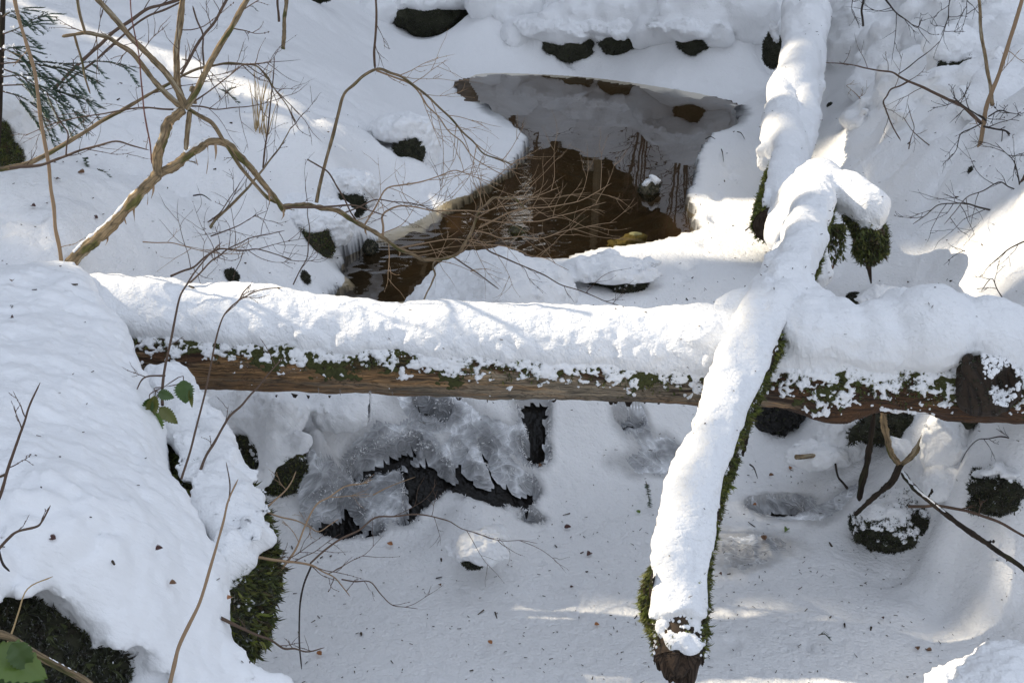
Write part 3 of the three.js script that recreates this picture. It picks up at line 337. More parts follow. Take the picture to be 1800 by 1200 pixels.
{
  const lumps = [[1640, 578, 4.08, .135, .11, .14], [1545, 590, 4.1, .105, .09, .12], [1745, 590, 4.08, .12, .10, .12], [1475, 578, 4.12, .09, .075, .12], [1420, 575, 4.12, .09, .08, .12], [1230, 580, 4.2, .12, .06, .11], [1690, 570, 4.2, .12, .08, .1], [1590, 545, 4.3, .08, .06, .1]].map(([a, b, D, x, y, z]) => [atD(a, b, D), [x, y, z]]);
  const f = (x, y, z) => { const q = LA.near(x, y, z); if (q.d > 0.5) return q.d - 0.3; const e = edgeA(q.u), a = Math.abs(q.th), eb = q.th > 0 ? e : 1.3, t = lerpRows(topA, pxU(q.u)) + 0.02 * (pillow(x * 5, z * 5 + y, 4) - 0.4); const w = a / eb; let T = t * (1 - 0.72 * w * w) * sstep(1.16, 0.86, w) - 0.02 * sstep(0.95, 1.25, w) + sstep(0.45, 0.85, w) * (0.012 * fbm(x * 28, y * 28, z * 28, 3, 0.6) + 0.014 * (pillow(x * 16, y * 16, 9) - 0.5)); let d = q.d - q.r - T; for (const [c, s] of lumps) if (Math.abs(x - c.x) < 0.4) d = smin(d, ball(x, y, z, c, [s[0] * 1.05, s[1] * 1.25, s[2] * 1.1]) + 0.018 * fbm(x * 8, y * 8, z * 8, 3), 0.022); return d + snowRelief(x, y, z, 0.9); };
  const snow = solid(f, bounds(LA.P, 0.32), 0.0095);
  const bits = (p) => { const q = LA.near(p.x, p.y, p.z), e = edgeA(q.u); if (q.th < 0.3) return 0; const w = (q.th - e) * 57.3; return w < -12 ? 0 : w < 24 ? 0.9 * sstep(24, 2, w + 10 * noise(p.x * 9, p.y * 9, 4)) : 0.002; };
  const mossPick = (p) => { const q = LA.near(p.x, p.y, p.z), e = edgeA(q.u), w = (q.th - e) * 57.3, x = pxU(q.u); if (q.th < 0.4) return 0; return sstep(-15, 0, w) * sstep(34 + 25 * sstep(1350, 1420, x), 6, w) * sstep(-0.35, 0.15, noise(p.x * 8, p.y * 10, 7) + 0.15); };
  const crumbs = scatter(laGeo, 26000, (p) => bits(p) * sstep(-0.4, 0.1, noise(p.x * 22, p.y * 30, p.z * 9)), 21), mossP = scatter(laGeo, 60000, mossPick, 22);
  const drips = [[598, 690, 18], [650, 693, 46], [651, 693, 75], [795, 698, 22], [805, 700, 14], [690, 696, 10], [560, 690, 14], [905, 702, 14], [1000, 704, 10]].map(([a, b, l]) => { const p = atD(a, b, 4.2), k = l / 560; const g = new THREE.CylinderGeometry(0.0035, 0.0008, k, 6, 4); const q = g.getAttribute('position'); for (let i = 0; i < q.count; i++) q.setX(i, q.getX(i) + 0.002 * noise(q.getY(i) * 40, a, 1)); g.translate(p.x, p.y - k / 2 + 0.02, p.z); return g; });
  { // moss with snow caught in it, in a band along the front of the trunk below the deep snow
    const nu = 1700, na = 84, a0 = 0.55, a1 = 2.35, mk = (kind) => { const pos = [], idx = [], uv = [], keep = []; for (let i = 0; i <= nu; i++) { const q = i / nu * LA.n, k = Math.min(Math.floor(q), LA.n - 1), fr = q - k, p = LA.P[k].clone().lerp(LA.P[k + 1], fr), U = LA.up[k], S = LA.sd[k], r = mix(LA.Rr[k], LA.Rr[k + 1], fr), u = mix(LA.U[k], LA.U[k + 1], fr), e = edgeA(u), x = pxU(u), wide = 0.44 + 0.35 * sstep(1360, 1430, x) + 0.16 * fbm(u * 3, 3, 1, 3); for (let j = 0; j <= na; j++) { const th = mix(a0, a1, j / na), w = (th - e) / wide, X = u * 1, Y = th * 0.13; const m0 = fbm(X * 7, Y * 9, 3.3, 4, 0.65) * 1.5, s0 = fbm(X * 15, Y * 18, 8.8, 4, 0.7) + 0.3 * noise(X * 60, Y * 60, 2); const T = kind ? 0.014 * sstep(-0.05, 0.3, s0 * 1.5 + 0.40 - 0.50 * w) + 0.004 * noise(X * 90, Y * 90, 4) - 0.004 : 0.010 * sstep(-0.05, 0.25, m0 + 0.26 - 0.36 * Math.max(w, -0.2)) + 0.005 * noise(X * 110, Y * 110, 4) - 0.0045; const rr = r + laDisp(u, th) + T; pos.push(p.x + rr * (U.x * Math.cos(th) + S.x * Math.sin(th)), p.y + rr * (U.y * Math.cos(th) + S.y * Math.sin(th)), p.z + rr * (U.z * Math.cos(th) + S.z * Math.sin(th))); uv.push(u, th * 0.13); keep.push(T > -0.003); } } for (let i = 0; i < nu; i++) for (let j = 0; j < na; j++) { const a = i * (na + 1) + j, b = a + 1, c = a + na + 1, d = c + 1; if (keep[a] || keep[b] || keep[c] || keep[d]) idx.push(a, b, c, b, d, c); } const g = new THREE.BufferGeometry(); g.setAttribute('position', new THREE.Float32BufferAttribute(pos, 3)); g.setAttribute('uv', new THREE.Float32BufferAttribute(uv, 2)); g.setIndex(idx); g.computeVertexNormals(); return g; };
    M.mossMat = std({ color: new THREE.Color().setRGB(0.055, 0.058, 0.016), roughness: 0.95 });
    const mg = mk(0); part(fallen, 'moss_mat', mg, M.mossMat); part(fallen, 'snow_patches', mk(1), M.crumb, 'stuff');
  }
  part(fallen, 'trunk', laGeo, M.logBark); part(fallen, 'snow_cover', snow, M.snowCap);
  many(fallen, 'moss', tuft, M.moss, mossP, 23, [0.007, 0.020], GREEN, 0.5); many(fallen, 'snow_crumbs', crumbGeo, M.crumb, crumbs, 24, [0.002, 0.0065]);
  M.icicle = phys({ color: 0xffffff, transmission: 0.9, thickness: 0.01, ior: 1.31, roughness: 0.1 });
  for (const g of drips) part(fallen, 'icicle', g, M.icicle);
  // bark flaps hanging from the underside, a torn burl at the right
  const r = rng(31); for (let i = 0; i < 13; i++) { const x = mix(430, 1240, r()), q = atD(x, 694 + (x - 600) * 0.017 + 3 * r(), 4.22), w = 0.008 + 0.022 * r(), l = 0.008 + 0.022 * r() * r(); const g = new THREE.PlaneGeometry(w, l, 2, 4), P = g.getAttribute('position'); for (let k = 0; k < P.count; k++) { const y = P.getY(k) / l; P.setXYZ(k, P.getX(k) * (0.4 + 0.8 * (y + 0.5)) + 0.006 * y * (r() - 0.5), P.getY(k) - l * 0.4, 0.006 * noise(k, i, 2)); } g.computeVertexNormals(); g.rotateY(r() * 2 - 1); g.translate(q.x, q.y, q.z); part(fallen, 'bark_flap', g, M.rot); }
  const bc = atD(1735, 672, 4.0); const burl = solid((x, y, z) => { let d = ball(x, y, z, bc, [0.10, 0.115, 0.10]); d = Math.max(d, -ball(x, y, z, bc.clone().add(V(0.035, 0.02, 0.10)), [0.055, 0.06, 0.07])); d = smin(d, seg(x, y, z, bc.clone().add(V(-0.09, 0.10, 0.06)), bc.clone().add(V(-0.055, -0.02, 0.06)), 0.022, 0.035), 0.03); return d + 0.022 * fbm(x * 9, y * 9, z * 9, 3) + 0.005 * noise(x * 50, y * 20, z * 50); }, [bc.x - .22, bc.x + .22, bc.y - .2, bc.y + .2, bc.z - .2, bc.z + .2], 0.009);
  const bm = scatter(burl, 900, (p, n) => n.y > -0.2 ? 0.7 : 0.1, 33), bs = scatter(burl, 4000, (p, n) => n.y > 0.35 && p.x > bc.x - 0.04 ? 1 : 0, 34);
  part(fallen, 'burl', burl, std({ color: new THREE.Color().setRGB(0.035, 0.023, 0.014), roughness: 0.95, bumpMap: barkBump, bumpScale: 0.04 })); many(fallen, 'moss', tuft, M.moss, bm, 35, [0.006, 0.015], DARKMOSS, 0.3); many(fallen, 'snow_crumbs', crumbGeo, M.crumb, bs, 36, [0.003, 0.010]);
}
// upper log on the far bank and the leaning log across the big one
const LB = spineOf([[1354, 398, 6.08, 0.078], [1380, 310, 6.7, 0.088], [1400, 200, 7.5, 0.095], [1416, 100, 8.3, 0.098], [1428, -60, 9.8, 0.10]], 36);
const LC = spineOf([[1194, 1158, 3.13, 0.066], [1197, 1050, 3.26, 0.066], [1214, 920, 3.46, 0.066], [1252, 800, 3.68, 0.066], [1298, 690, 3.9, 0.064], [1345, 580, 4.12, 0.063], [1400, 470, 4.58, 0.062], [1424, 400, 5.02, 0.06], [1442, 335, 5.6, 0.055]], 48);
const upper = thing('fallen_log', 'snow-buried trunk running from the top of the picture down to the pool ice', 'log', LB.P[0]);
const rough = (u, th) => 0.010 * fbm(u * 4, Math.cos(th) * 2, Math.sin(th) * 2, 4) + 0.004 * noise(u * 30, th * 3, 9);
{
  const g = barkTube(LB, 160, 48, rough), f = (x, y, z) => { const q = LB.near(x, y, z); if (q.d > 0.5) return q.d - 0.3; const w = Math.abs(q.th + 0.25) / 1.75; let T = (0.06 + 0.085 * (pillow(q.u * 2.6, q.th * 0.9 + q.u * 0.7, 6) - 0.45) + 0.05 * fbm(x * 4, y * 4, z * 4, 2)) * (1 - 0.5 * w * w) * sstep(1.12, 0.8, w) - 0.03 * sstep(0.95, 1.25, w); const e = q.u < 0.8 ? 0.13 * sstep(0.8, 0.55, q.u + 0.12 * noise(x * 14, y * 14, z * 14)) * sstep(-0.35, -0.8, q.th) : 0; return Math.max(q.d - q.r - T + e * 1.2, (0.03 - q.u) * 1) + snowRelief(x, y, z, 1.2); };
  const snow = solid(f, bounds(LB.P, 0.32), 0.016), mossP = scatter(g, 26000, (p, n) => { const q = LB.near(p.x, p.y, p.z); return q.u < 0.75 && q.th < -0.3 ? sstep(0.75, 0.5, q.u) : q.th > 1.1 || q.th < -1.3 ? 0.55 * sstep(-0.1, 0.2, noise(q.u * 3, q.th, 5)) : 0; }, 41);
  const end = cutEnd(LB, 0, 40, rough, 0.03, 1, 3.7);
  part(upper, 'trunk', g, M.bark); part(upper, 'broken_end', end, M.rot); part(upper, 'snow_cover', snow, M.snowCap); many(upper, 'moss', tuft, M.moss, mossP, 42, [0.012, 0.030], BRIGHTMOSS, 0.6);
}
const leaning = thing('leaning_log', 'sunlit snow-topped mossy log lying steeply over the level trunk, broken end nearest', 'log', LC.P[24]);
{
  const g = barkTube(LC, 220, 40, rough), at = (r) => r.map(([a, b, D, k]) => [atD(a, b, D), k]);
  const caps = [at([[1405, 335, 5.75, .07], [1440, 322, 5.6, .085], [1492, 338, 5.45, .07], [1528, 366, 5.35, .072], [1527, 398, 5.32, .055]]), at([[1408, 345, 5.9, .09], [1400, 400, 5.5, .10], [1402, 460, 4.95, .085], [1385, 505, 4.55, .08]]), at([[1375, 350, 6.2, .05], [1385, 430, 5.3, .07]]), at([[1370, 520, 4.5, .08], [1300, 545, 4.3, .06], [1240, 575, 4.22, .04]]), at([[1400, 515, 4.35, .07], [1440, 560, 4.2, .07], [1490, 590, 4.12, .06]]), at([[1420, 445, 4.9, .07], [1437, 480, 4.8, .05]])];
  const hollow = atD(1198, 1120, 3.13);
  const f = (x, y, z) => { const q = LC.near(x, y, z); let d; if (q.d > 0.6) d = q.d - 0.25; else { const lo = sstep(0.35, 0.15, q.u), w = Math.abs(q.th + (0.22 - 0.1 * lo)) / (1.32 + 0.25 * sstep(1.1, 1.6, q.u) + 0.35 * fbm(x * 9, y * 9, z * 9, 3)); let T = (0.042 + 0.036 * (pillow(q.u * 4.5, q.th * 0.8 + q.u, 8) - 0.4) + 0.03 * fbm(x * 7, y * 7, z * 7, 3) * sstep(.2, .5, q.u) - 0.022 * lo) * (1 - 0.6 * w * w) * sstep(1.14, 0.82, w) - 0.03 * sstep(0.95, 1.25, w); d = Math.max(q.d - q.r - T, 0.10 - q.u + 0.03 * noise(x * 14, y * 14, z * 14)); }
    for (const c of caps) for (let i = 0; i < c.length - 1; i++) d = smin(d, seg(x, y, z, c[i][0], c[i + 1][0], c[i][1], c[i + 1][1]) + 0.022 * fbm(x * 6, y * 6, z * 6, 3), 0.05); d = Math.min(d, Math.min(ball(x, y, z, hollow, [0.05, 0.020, 0.05]), ball(x, y, z, hollow.clone().add(V(0.03, 0.015, -0.03)), [0.03, 0.03, 0.03]), ball(x, y, z, hollow.clone().add(V(-0.035, 0.012, -0.04)), [0.022, 0.02, 0.03])) + 0.028 * fbm(x * 16, y * 16, z * 16, 3)); return d + snowRelief(x, y, z, 0.9); };
  const pts = LC.P.concat(caps.flat().map((q) => q[0])), snow = solid(f, bounds(pts, 0.2), 0.009);
  const stub = barkTube(spineOf([[1438, 340, 5.62, .045], [1490, 352, 5.45, .05], [1528, 405, 5.32, .055], [1533, 445, 5.3, .05]], 20), 40, 24, rough);
  const spike = barkTube(spineOf([[1521, 430, 5.3, .014], [1528, 470, 5.29, .010], [1532, 498, 5.28, .003]], 10), 20, 10, () => 0);
  const mossP = scatter(g, 24000, (p) => { const q = LC.near(p.x, p.y, p.z); return q.u < 0.42 ? (Math.abs(q.th) > 0.9 ? 0.7 * sstep(0, 0.08, q.u) : 0.05) : q.th > 0.85 && q.th < 2.6 ? sstep(-0.25, 0.2, noise(q.u * 6, q.th * 2, 4) + 0.35 * sstep(1.6, 2.1, q.u)) : 0.03; }, 51);
  const beardP = scatter(stub, 3000, (p, n) => (n.y < 0.35 ? 1 : 0.25) * sstep(atD(1470, 350, 5.5).x, atD(1500, 380, 5.4).x, p.x), 52);
  const hang = []; { const r = rng(53); for (let i = 0; i < 420; i++) { const p = atD(mix(1452, 1486, r()), mix(392, 466, r() * r()), 5.15 + 0.1 * r()); hang.push([p, V(0.2, -0.9, 0.3)]); } for (let i = 0; i < 900; i++) { const a = r() * 6.28, q = Math.sqrt(r()), p = atD(1530 + 30 * q * Math.cos(a), 432 + 30 * q * Math.sin(a), 5.27 + 0.09 * (r() - 0.5)); hang.push([p, V((r() - .5), -0.5, r() - .3).normalize()]); } }
  { const r = rng(60); for (let i = 0; i < 700; i++) { const y = 990 + 130 * r(), p = atD(1150 - 26 * r() * Math.sin((y - 985) / 135 * 3.1) + 0.02 * (y - 1000), y, 3.3 - (y - 1000) * 0.0009 + 0.03 * r()); mossP.push([p, V(-0.5, -0.7, 0.2)]); } }
  const crumbs = scatter(g, 14000, (p) => { const q = LC.near(p.x, p.y, p.z); return q.th > 0.7 && q.th < 1.45 ? 0.75 * sstep(-0.3, 0.2, noise(p.x * 20, p.y * 20, p.z * 20)) : q.th > -1.6 && q.th < -1 ? 0.4 : q.u < 0.14 && Math.abs(q.th) < 1.2 ? 0.5 * sstep(-0.2, 0.2, noise(p.x * 24, p.y * 24, p.z * 24)) : 0; }, 54);
  const splinters = []; { const r = rng(59); for (let i = 0; i < 30; i++) { const a = (r() * 2 - 1) * 2.6, c = LC.P[1].clone().addScaledVector(LC.up[1], 0.062 * Math.cos(a)).addScaledVector(LC.sd[1], 0.062 * Math.sin(a)), l = 0.04 + 0.07 * r(), q = new THREE.CylinderGeometry(0.004 + 0.006 * r(), 0.001, l, 5, 3); q.applyQuaternion(new THREE.Quaternion().setFromUnitVectors(V(0, 1, 0), LC.T[1].clone().add(V((r() - .5) * .5, (r() - .5) * .4, 0)).normalize())); q.translate(c.x, c.y, c.z); splinters.push(q); } }
  const end = cutEnd(LC, 0, 36, rough, 0.07, 1, 8.2);
  part(leaning, 'trunk', g, M.bark); part(leaning, 'broken_end', end, M.rot); part(leaning, 'splinters', mergeGeometries(splinters), M.rot, 'stuff'); const st = part(leaning, 'branch_stub', stub, M.rot); part(st, 'spike', spike, M.rot);
  part(leaning, 'snow_cover', snow, M.snowCap); many(leaning, 'moss', tuft, M.moss, mossP, 55, [0.011, 0.030], BRIGHTMOSS.concat(BRIGHTMOSS, GREEN), 0.7); many(leaning, 'moss_beard', tuft, M.moss, beardP.concat(hang), 56, [0.014, 0.034], GREEN, 0.7); many(leaning, 'snow_crumbs', crumbGeo, M.crumb, crumbs, 57, [0.003, 0.009]);
  const flaps = []; const r = rng(58); for (let i = 0; i < 26; i++) { const left = i < 9, p = left ? atD(1143 + 10 * r(), 1000 + 110 * r(), 3.25) : LC.P[Math.floor(4 + 20 * r())].clone().add(V(0.06, -0.045, 0.0)); const w = 0.012 + 0.016 * r(), l = 0.03 + 0.05 * r(); const q = new THREE.PlaneGeometry(w, l, 3, 6), P = q.getAttribute('position'); for (let k = 0; k < P.count; k++) { const y = P.getY(k) / l + 0.5; P.setXYZ(k, P.getX(k) * (0.3 + y) + 0.012 * noise(y * 4, i, 3), P.getY(k) - l * 0.4, 0.014 * noise(y * 3, i, 8) + 0.004 * noise(k, 1, 1)); } q.computeVertexNormals(); q.rotateY(r() * 3); q.translate(p.x, p.y, p.z); part(leaning, 'bark_flap', q, M.rot); }
}

// ───────── near bank at the left: deep snow over mossy rock, undercut at its foot ─────────
{
  const rows = [[0, 474, 1.14], [100, 477, 1.13], [185, 492, 1.1], [225, 550, 1.05], [243, 605, 1.02], [275, 665, 0.99], [303, 800, 0.93], [345, 870, 0.91], [385, 940, 0.88], [415, 1040, 0.81], [425, 1085, 0.78], [470, 1150, 0.70], [520, 1200, 0.64]];
  const kn = rows.map(([a, b, h]) => { const p = atH(a, b, h); return [p.x, p.z, h]; });
  const edge = kn.map(([x, z]) => V(x, 0, z));
  [[100, 600, 1.12], [0, 600, 1.15], [120, 800, 1.12], [0, 800, 1.16], [210, 700, 1.05], [0, 950, 1.12], [150, 950, 1.06], [300, 1000, 0.93], [200, 1030, 0.98], [380, 1050, 0.82], [350, 1190, 0.72], [430, 1180, 0.67], [240, 1190, 0.80], [0, 1190, 0.98]].forEach(([a, b, h]) => { const p = atH(a, b, h); kn.push([p.x, p.z, h]); });
  [[-3, -4.4, 1.02], [-2, -4.55, 0.97], [-2, -4.9, 0.86], [-3, -2, 1.25], [-1, -1.2, 0.6], [-2, -1, 0.95], [0, -1.5, 0.4], [0.6, -3, .5], [-.3, -4.4, .9]].forEach((k) => kn.push(k));
  const top = thinPlate(kn), poly = outline([V(-3.4, 0, -4.75), V(-1.9, 0, -4.65), V(-1.45, 0, -4.5), ...edge.slice(2), V(-0.2, 0, -2.0), V(-0.3, 0, -1.2), V(-3.4, 0, -1.2)], 5);
  const box = [-2.35, 0.05, 0.25, 1.55, -4.9, -1.85], cache = new Map();
  const col = (x, z) => { const k = Math.round(x * 2000) * 100003 + Math.round(z * 2000); let v = cache.get(k); if (!v) cache.set(k, v = [top(x, z)[0], poly.sd(x, z), 0.075 * (pillow(x * 4.3 + 0.3 * noise(x * 6, z * 6, 2), z * 4.3, 11) - 0.4) * sstep(-3.0, -2.45, z) + 0.03 * fbm(x * 5, z * 5, 3, 4, 0.6) + (0.008 + 0.032 * sstep(-3.1, -2.5, z)) * pillow(x * 11 + 0.4 * noise(x * 13, z * 13, 5), z * 11, 12) + 0.022 * sstep(-3.1, -2.5, z) * pillow(x * 23, z * 23, 14) + 0.006 * fbm(x * 24, z * 24, 3, 3, 0.6) - 0.010 * sstep(0.42, 0.6, noise(x * 9, z * 9, 44))]); return v; };
  const cave = V(-0.98, 0.91, -2.40), cave2 = V(-0.85, 0.80, -2.52);
  const body = (x, y, z, inset) => { const [h, p, n] = col(x, z); return smax((y - h - (inset ? 0 : n)) * 0.93 + inset, p + 0.005 + inset * 1.05 + 0.10 * Math.max(0, h - y - 0.12) + 0.03 * noise(x * 5, y * 5, z * 5), 0.10); };
  const snow = solid((x, y, z) => { let d = body(x, y, z, 0); if (d > 0.3 || d < -0.4) return d; const w = 0.05 * fbm(x * 8, y * 8, z * 8, 3); d = smax(d, -(Math.min(ball(x, y, z, cave, [0.20, 0.16, 0.19]), ball(x, y, z, cave2, [0.12, 0.075, 0.09])) + w), 0.03); return d + snowRelief(x, y, z, 1.25); }, box, 0.0115);
  const core = solid((x, y, z) => body(x, y, z, 0.13) + 0.03 * fbm(x * 6, y * 6, z * 6, 3), box, 0.025);
  const bank = struct('snow_bank', snow, std({ color: M.snowCap.color, roughness: 0.85, bumpMap: snowBump, bumpScale: 0.004 }));
  const rock = new THREE.Mesh(core, M.rock); rock.name = 'rock'; rock.castShadow = rock.receiveShadow = true; bank.add(rock);
  const mossP = scatter(core, 60000, (p) => { const k = p.clone().sub(cave); return (Math.hypot(k.x / 0.52, k.y / 0.5, k.z / 0.45) < 1 ? 1 : 0); }, 61);
  many(bank, 'moss', tuft, M.moss, mossP, 62, [0.012, 0.035], DARKMOSS.concat([[0.06, 0.07, 0.02]]), 0.4);
}
// ───────── mossy rock ledge behind the bank's edge ─────────
{
  const S = spineOf([[292, 702, 3.98, 0.05], [330, 790, 3.66, 0.065], [376, 880, 3.4, 0.08], [402, 960, 3.22, 0.085], [408, 1030, 3.06, 0.08], [398, 1090, 2.95, 0.055]], 30);
  const o = thing('mossy_rock', 'long mossy rock ledge hung with moss along the near snow bank', 'rock', S.P[15]);
  const rk = solid((x, y, z) => { const q = S.near(x, y, z); return q.d - q.r + 0.05 * fbm(x * 5, y * 5, z * 5, 4) - 0.05 * sstep(1.2, 2.2, Math.abs(q.th)) * (q.d < .4 ? 1 : 0); }, bounds(S.P, 0.22), 0.013);
  const snow = solid((x, y, z) => { const q = S.near(x, y, z); if (q.d > 0.4) return q.d - 0.2; const w = (Math.abs(q.th > 0 ? q.th * 1.9 : q.th) * 57.3 - lerpRows([[0, 80], [0.3, 82], [0.6, 75], [0.85, 64], [0.98, 35], [1.12, -5]], q.u) - 60 * fbm(x * 10, y * 10, z * 10, 3)) / 40; return q.d - q.r + 0.05 * fbm(x * 5, y * 5, z * 5, 4) - 0.045 * sstep(0.2, -0.3, w) + 0.03 * sstep(-0.1, 0.3, w) - 0.034 * (pillow(x * 13 + y * 5, z * 13, 3) - .4) + snowRelief(x, y, z, 1.6); }, bounds(S.P, 0.22), 0.0115);
  const mp = scatter(rk, 16000, (p, n) => sstep(-0.5, 0.1, noise(p.x * 9, p.y * 9, p.z * 9) + 0.3), 63), cr = scatter(rk, 700, (p, n) => n.y > 0.2 ? 0.6 : 0.05, 65);
  part(o, 'rock', rk, M.rock); part(o, 'snow_cover', snow, M.snowCap); many(o, 'moss', tuft, M.moss, mp, 64, [0.010, 0.042], GREEN.concat(GREEN, DARKMOSS, BRIGHTMOSS), 1.1); many(o, 'snow_crumbs', crumbGeo, M.crumb, cr, 66, [0.004, 0.014]);
}
// ───────── boulders: centre pixel, distance, half sizes in metres; snow thickness; moss density ─────────
let bSeed = 100;
function boulder({ name = 'mossy_boulder', label, at, s, snow = 0, low = 0.25, moss = 1, mossCol = DARKMOSS, mat = M.rock, cell, crumbs = 0, jag = 1, grp, lumps = [], lip = 0 }) {
  const sd = bSeed += 7, c = at.isVector3 ? at : at.length === 2 ? onBase(...at) : atD(...at), o = thing(name, label, name.includes('mound') ? 'snow mound' : name.includes('stone') ? 'stone' : 'rock', c, grp), m = Math.max(...s), q = 0.55 / m;
  const br = rng(sd), facets = [...Array(7)].map(() => [V(br() * 2 - 1, br() * 1.6 - 0.6, br() * 2 - 1).normalize(), 0.62 + 0.25 * br()]);
  const rf = (x, y, z) => facets.reduce((d, [n, k]) => smax(d, ((x - c.x) * n.x / s[0] + (y - c.y) * n.y / s[1] + (z - c.z) * n.z / s[2] - k) * Math.min(...s), 0.02 + 0.1 * m), ball(x, y, z, c, s)) + jag * m * (0.22 * fbm((x + sd) * q * 2, y * q * 2, z * q * 2, 4) + 0.05 * noise(x * q * 9 + sd, y * q * 9, z * q * 9));
  const C = cell || clamp(m / 22, 0.006, 0.02), pad = m * 0.3 + snow + 0.03, B = [c.x - s[0] - pad, c.x + s[0] + pad, c.y - s[1] - pad, c.y + s[1] + pad, c.z - s[2] - pad, c.z + s[2] + pad];
  const rg = solid(rf, B, C), mp = moss ? scatter(rg, Math.round(moss * clamp(16e3 * m * m + 700, 500, 8000)), (p, n) => sstep(-0.4, 0.1, noise(p.x * 7 * q + sd, p.y * 7 * q, p.z * 7 * q) + 0.2), sd + 1) : [], cp = crumbs ? scatter(rg, crumbs, (p, n) => sstep(-0.1, 0.5, n.y) * sstep(-0.3, 0.2, noise(p.x * 20, p.y * 20, p.z * 20)), sd + 2) : [];
  if (lip) { lumps = lumps.concat([[c.clone().add(V(-0.3 * s[0], 0.85 * s[1], -0.75 * s[2])), [1.5 * s[0], 0.5 * s[1] * lip, 1.3 * s[2]]], [c.clone().add(V(0.95 * s[0], 0.2 * s[1], -0.6 * s[2])), [0.6 * s[0], 0.7 * s[1], 0.9 * s[2]]]]); }
  let sg; if (snow) sg = solid((x, y, z) => { const d = rf(x, y, z), e = [(x - c.x) / s[0] ** 2, (y - c.y) / s[1] ** 2, (z - c.z) / s[2] ** 2], ny = e[1] / Math.hypot(...e), w = ny - low + 0.35 * noise(x * q * 3 + sd, y * q * 3, z * q * 3); let f = d - snow * sstep(0, 0.35, w) * (0.75 + 0.5 * noise(x * q * 2, z * q * 2, sd)) + 0.35 * snow * sstep(0.1, -0.3, w) + 0.02 * sstep(0.05, -0.3, w); for (const [p, r] of lumps) f = smin(f, ball(x, y, z, p, r), 0.06); return f + snowRelief(x, y, z, 1.1); }, B, C * 0.9);
  part(o, 'rock', rg, mat); if (sg) part(o, 'snow_cover', sg, M.snowCap); many(o, 'moss', tuft, M.moss, mp, sd + 3, [0.006 + m * 0.010, 0.012 + m * 0.035], mossCol, 0.4); if (cp.length) many(o, 'snow_crumbs', crumbGeo, M.crumb, cp, sd + 4, [0.004, 0.013]);
  return o;
}
boulder({ label: 'dark mossy block under snow at the top edge beyond the pool', at: [758, 22, 12.15], s: [0.37, 0.20, 0.26], snow: 0.12, low: 0.45, moss: 3 });
boulder({ label: 'small mossy rock left of the pool head below the far bank', lip: 1, at: [932, 46], s: [0.17, 0.15, 0.14], snow: 0.07, low: 0.2, moss: 1.5 });
boulder({ label: 'mossy rock with dark hollow behind the pool, left of a pair', lip: 1, at: [1003, 78], s: [0.26, 0.17, 0.18], snow: 0.1, low: 0.3, moss: 2 });
boulder({ label: 'low mossy rock behind the pool, right of a pair', lip: 1, at: [1092, 74], s: [0.24, 0.14, 0.16], snow: 0.1, low: 0.35, moss: 2 });
boulder({ label: 'lone dark mossy rock at the foot of the far bank near the trunk', lip: 1, at: [1222, 74], s: [0.19, 0.12, 0.16], snow: 0.1, low: 0.35, moss: 2 });
boulder({ label: 'dark mossy rock hidden against the left side of the snow-buried trunk', at: [1362, 84, 9.6], s: [0.08, 0.13, 0.12], snow: 0.03, low: 0.6, moss: 2 });
boulder({ label: 'mossy rock in a snow hollow on the left shore of the pool', lip: 1, at: [716, 276], s: [0.12, 0.17, 0.11], snow: 0.04, low: 0.6, moss: 2.5 });
boulder({ label: 'mossy rock under the snow lip below the arching branch', lip: 1, at: [612, 352], s: [0.09, 0.10, 0.08], snow: 0.03, low: 0.6, moss: 2 });
boulder({ label: 'mossy rock at the foot of the left slope beside the bent branch', lip: 1, at: [543, 415], s: [0.13, 0.12, 0.11], snow: 0.03, low: 0.6, moss: 2.5, mossCol: GREEN });
boulder({ label: 'small dark rock by the stream bend just above the level trunk', at: [532, 490], s: [0.035, 0.04, 0.04], moss: 1.2 });
boulder({ label: 'small rounded rock peeping over the level trunk among dry twigs', at: [404, 486], s: [0.045, 0.04, 0.04], moss: 1.2 });
boulder({ label: 'big mossy rock hung with ice and snow under the level trunk', at: [478, 800, 4.72], s: [0.17, 0.20, 0.17], snow: 0.07, low: 0.42, moss: 5, mossCol: DARKMOSS.concat(GREEN), crumbs: 500, jag: 1.3, cell: 0.0095, lumps: [[atD(395, 725, 4.75), [0.10, 0.07, 0.10]], [atD(490, 735, 4.62), [0.055, 0.075, 0.05]], [atD(482, 790, 4.56), [0.032, 0.06, 0.03]], [atD(533, 778, 4.56), [0.030, 0.042, 0.03]], [atD(450, 845, 4.55), [0.05, 0.035, 0.03]], [atD(600, 722, 4.85), [0.12, 0.07, 0.12]]] });
boulder({ label: 'snow-capped dark rock at the near end of the pool', jag: 0.9, at: [1062, 492, 5.82], s: [0.175, 0.07, 0.13], snow: 0.045, low: 0.3, moss: 2.5, crumbs: 250 });
boulder({ name: 'snow_mound', label: 'large rounded snow mound between the stream and the pool', at: [876, 520, 5.62], s: [0.25, 0.12, 0.26], snow: 0.08, low: -0.9, moss: 0, jag: 0.5 });
boulder({ label: 'mossy rock half covered in snow under the forked branch at right', at: [1566, 915, 4.5], s: [0.15, 0.115, 0.12], snow: 0.02, low: 0.35, moss: 4, mossCol: DARKMOSS.concat([[0.05, 0.06, 0.015]]), crumbs: 5000, jag: 1.3 });
boulder({ label: 'small dark rock beside the half-covered mossy rock', at: [1625, 920, 4.42], s: [0.055, 0.06, 0.06], moss: 3, snow: 0.015, low: 0.8 });
boulder({ label: 'dark mossy rock in the hollow at the right edge', jag: 1.8, at: [1800, 858, 4.2], s: [0.22, 0.10, 0.12], snow: 0.03, low: 0.75, moss: 4, crumbs: 150 });
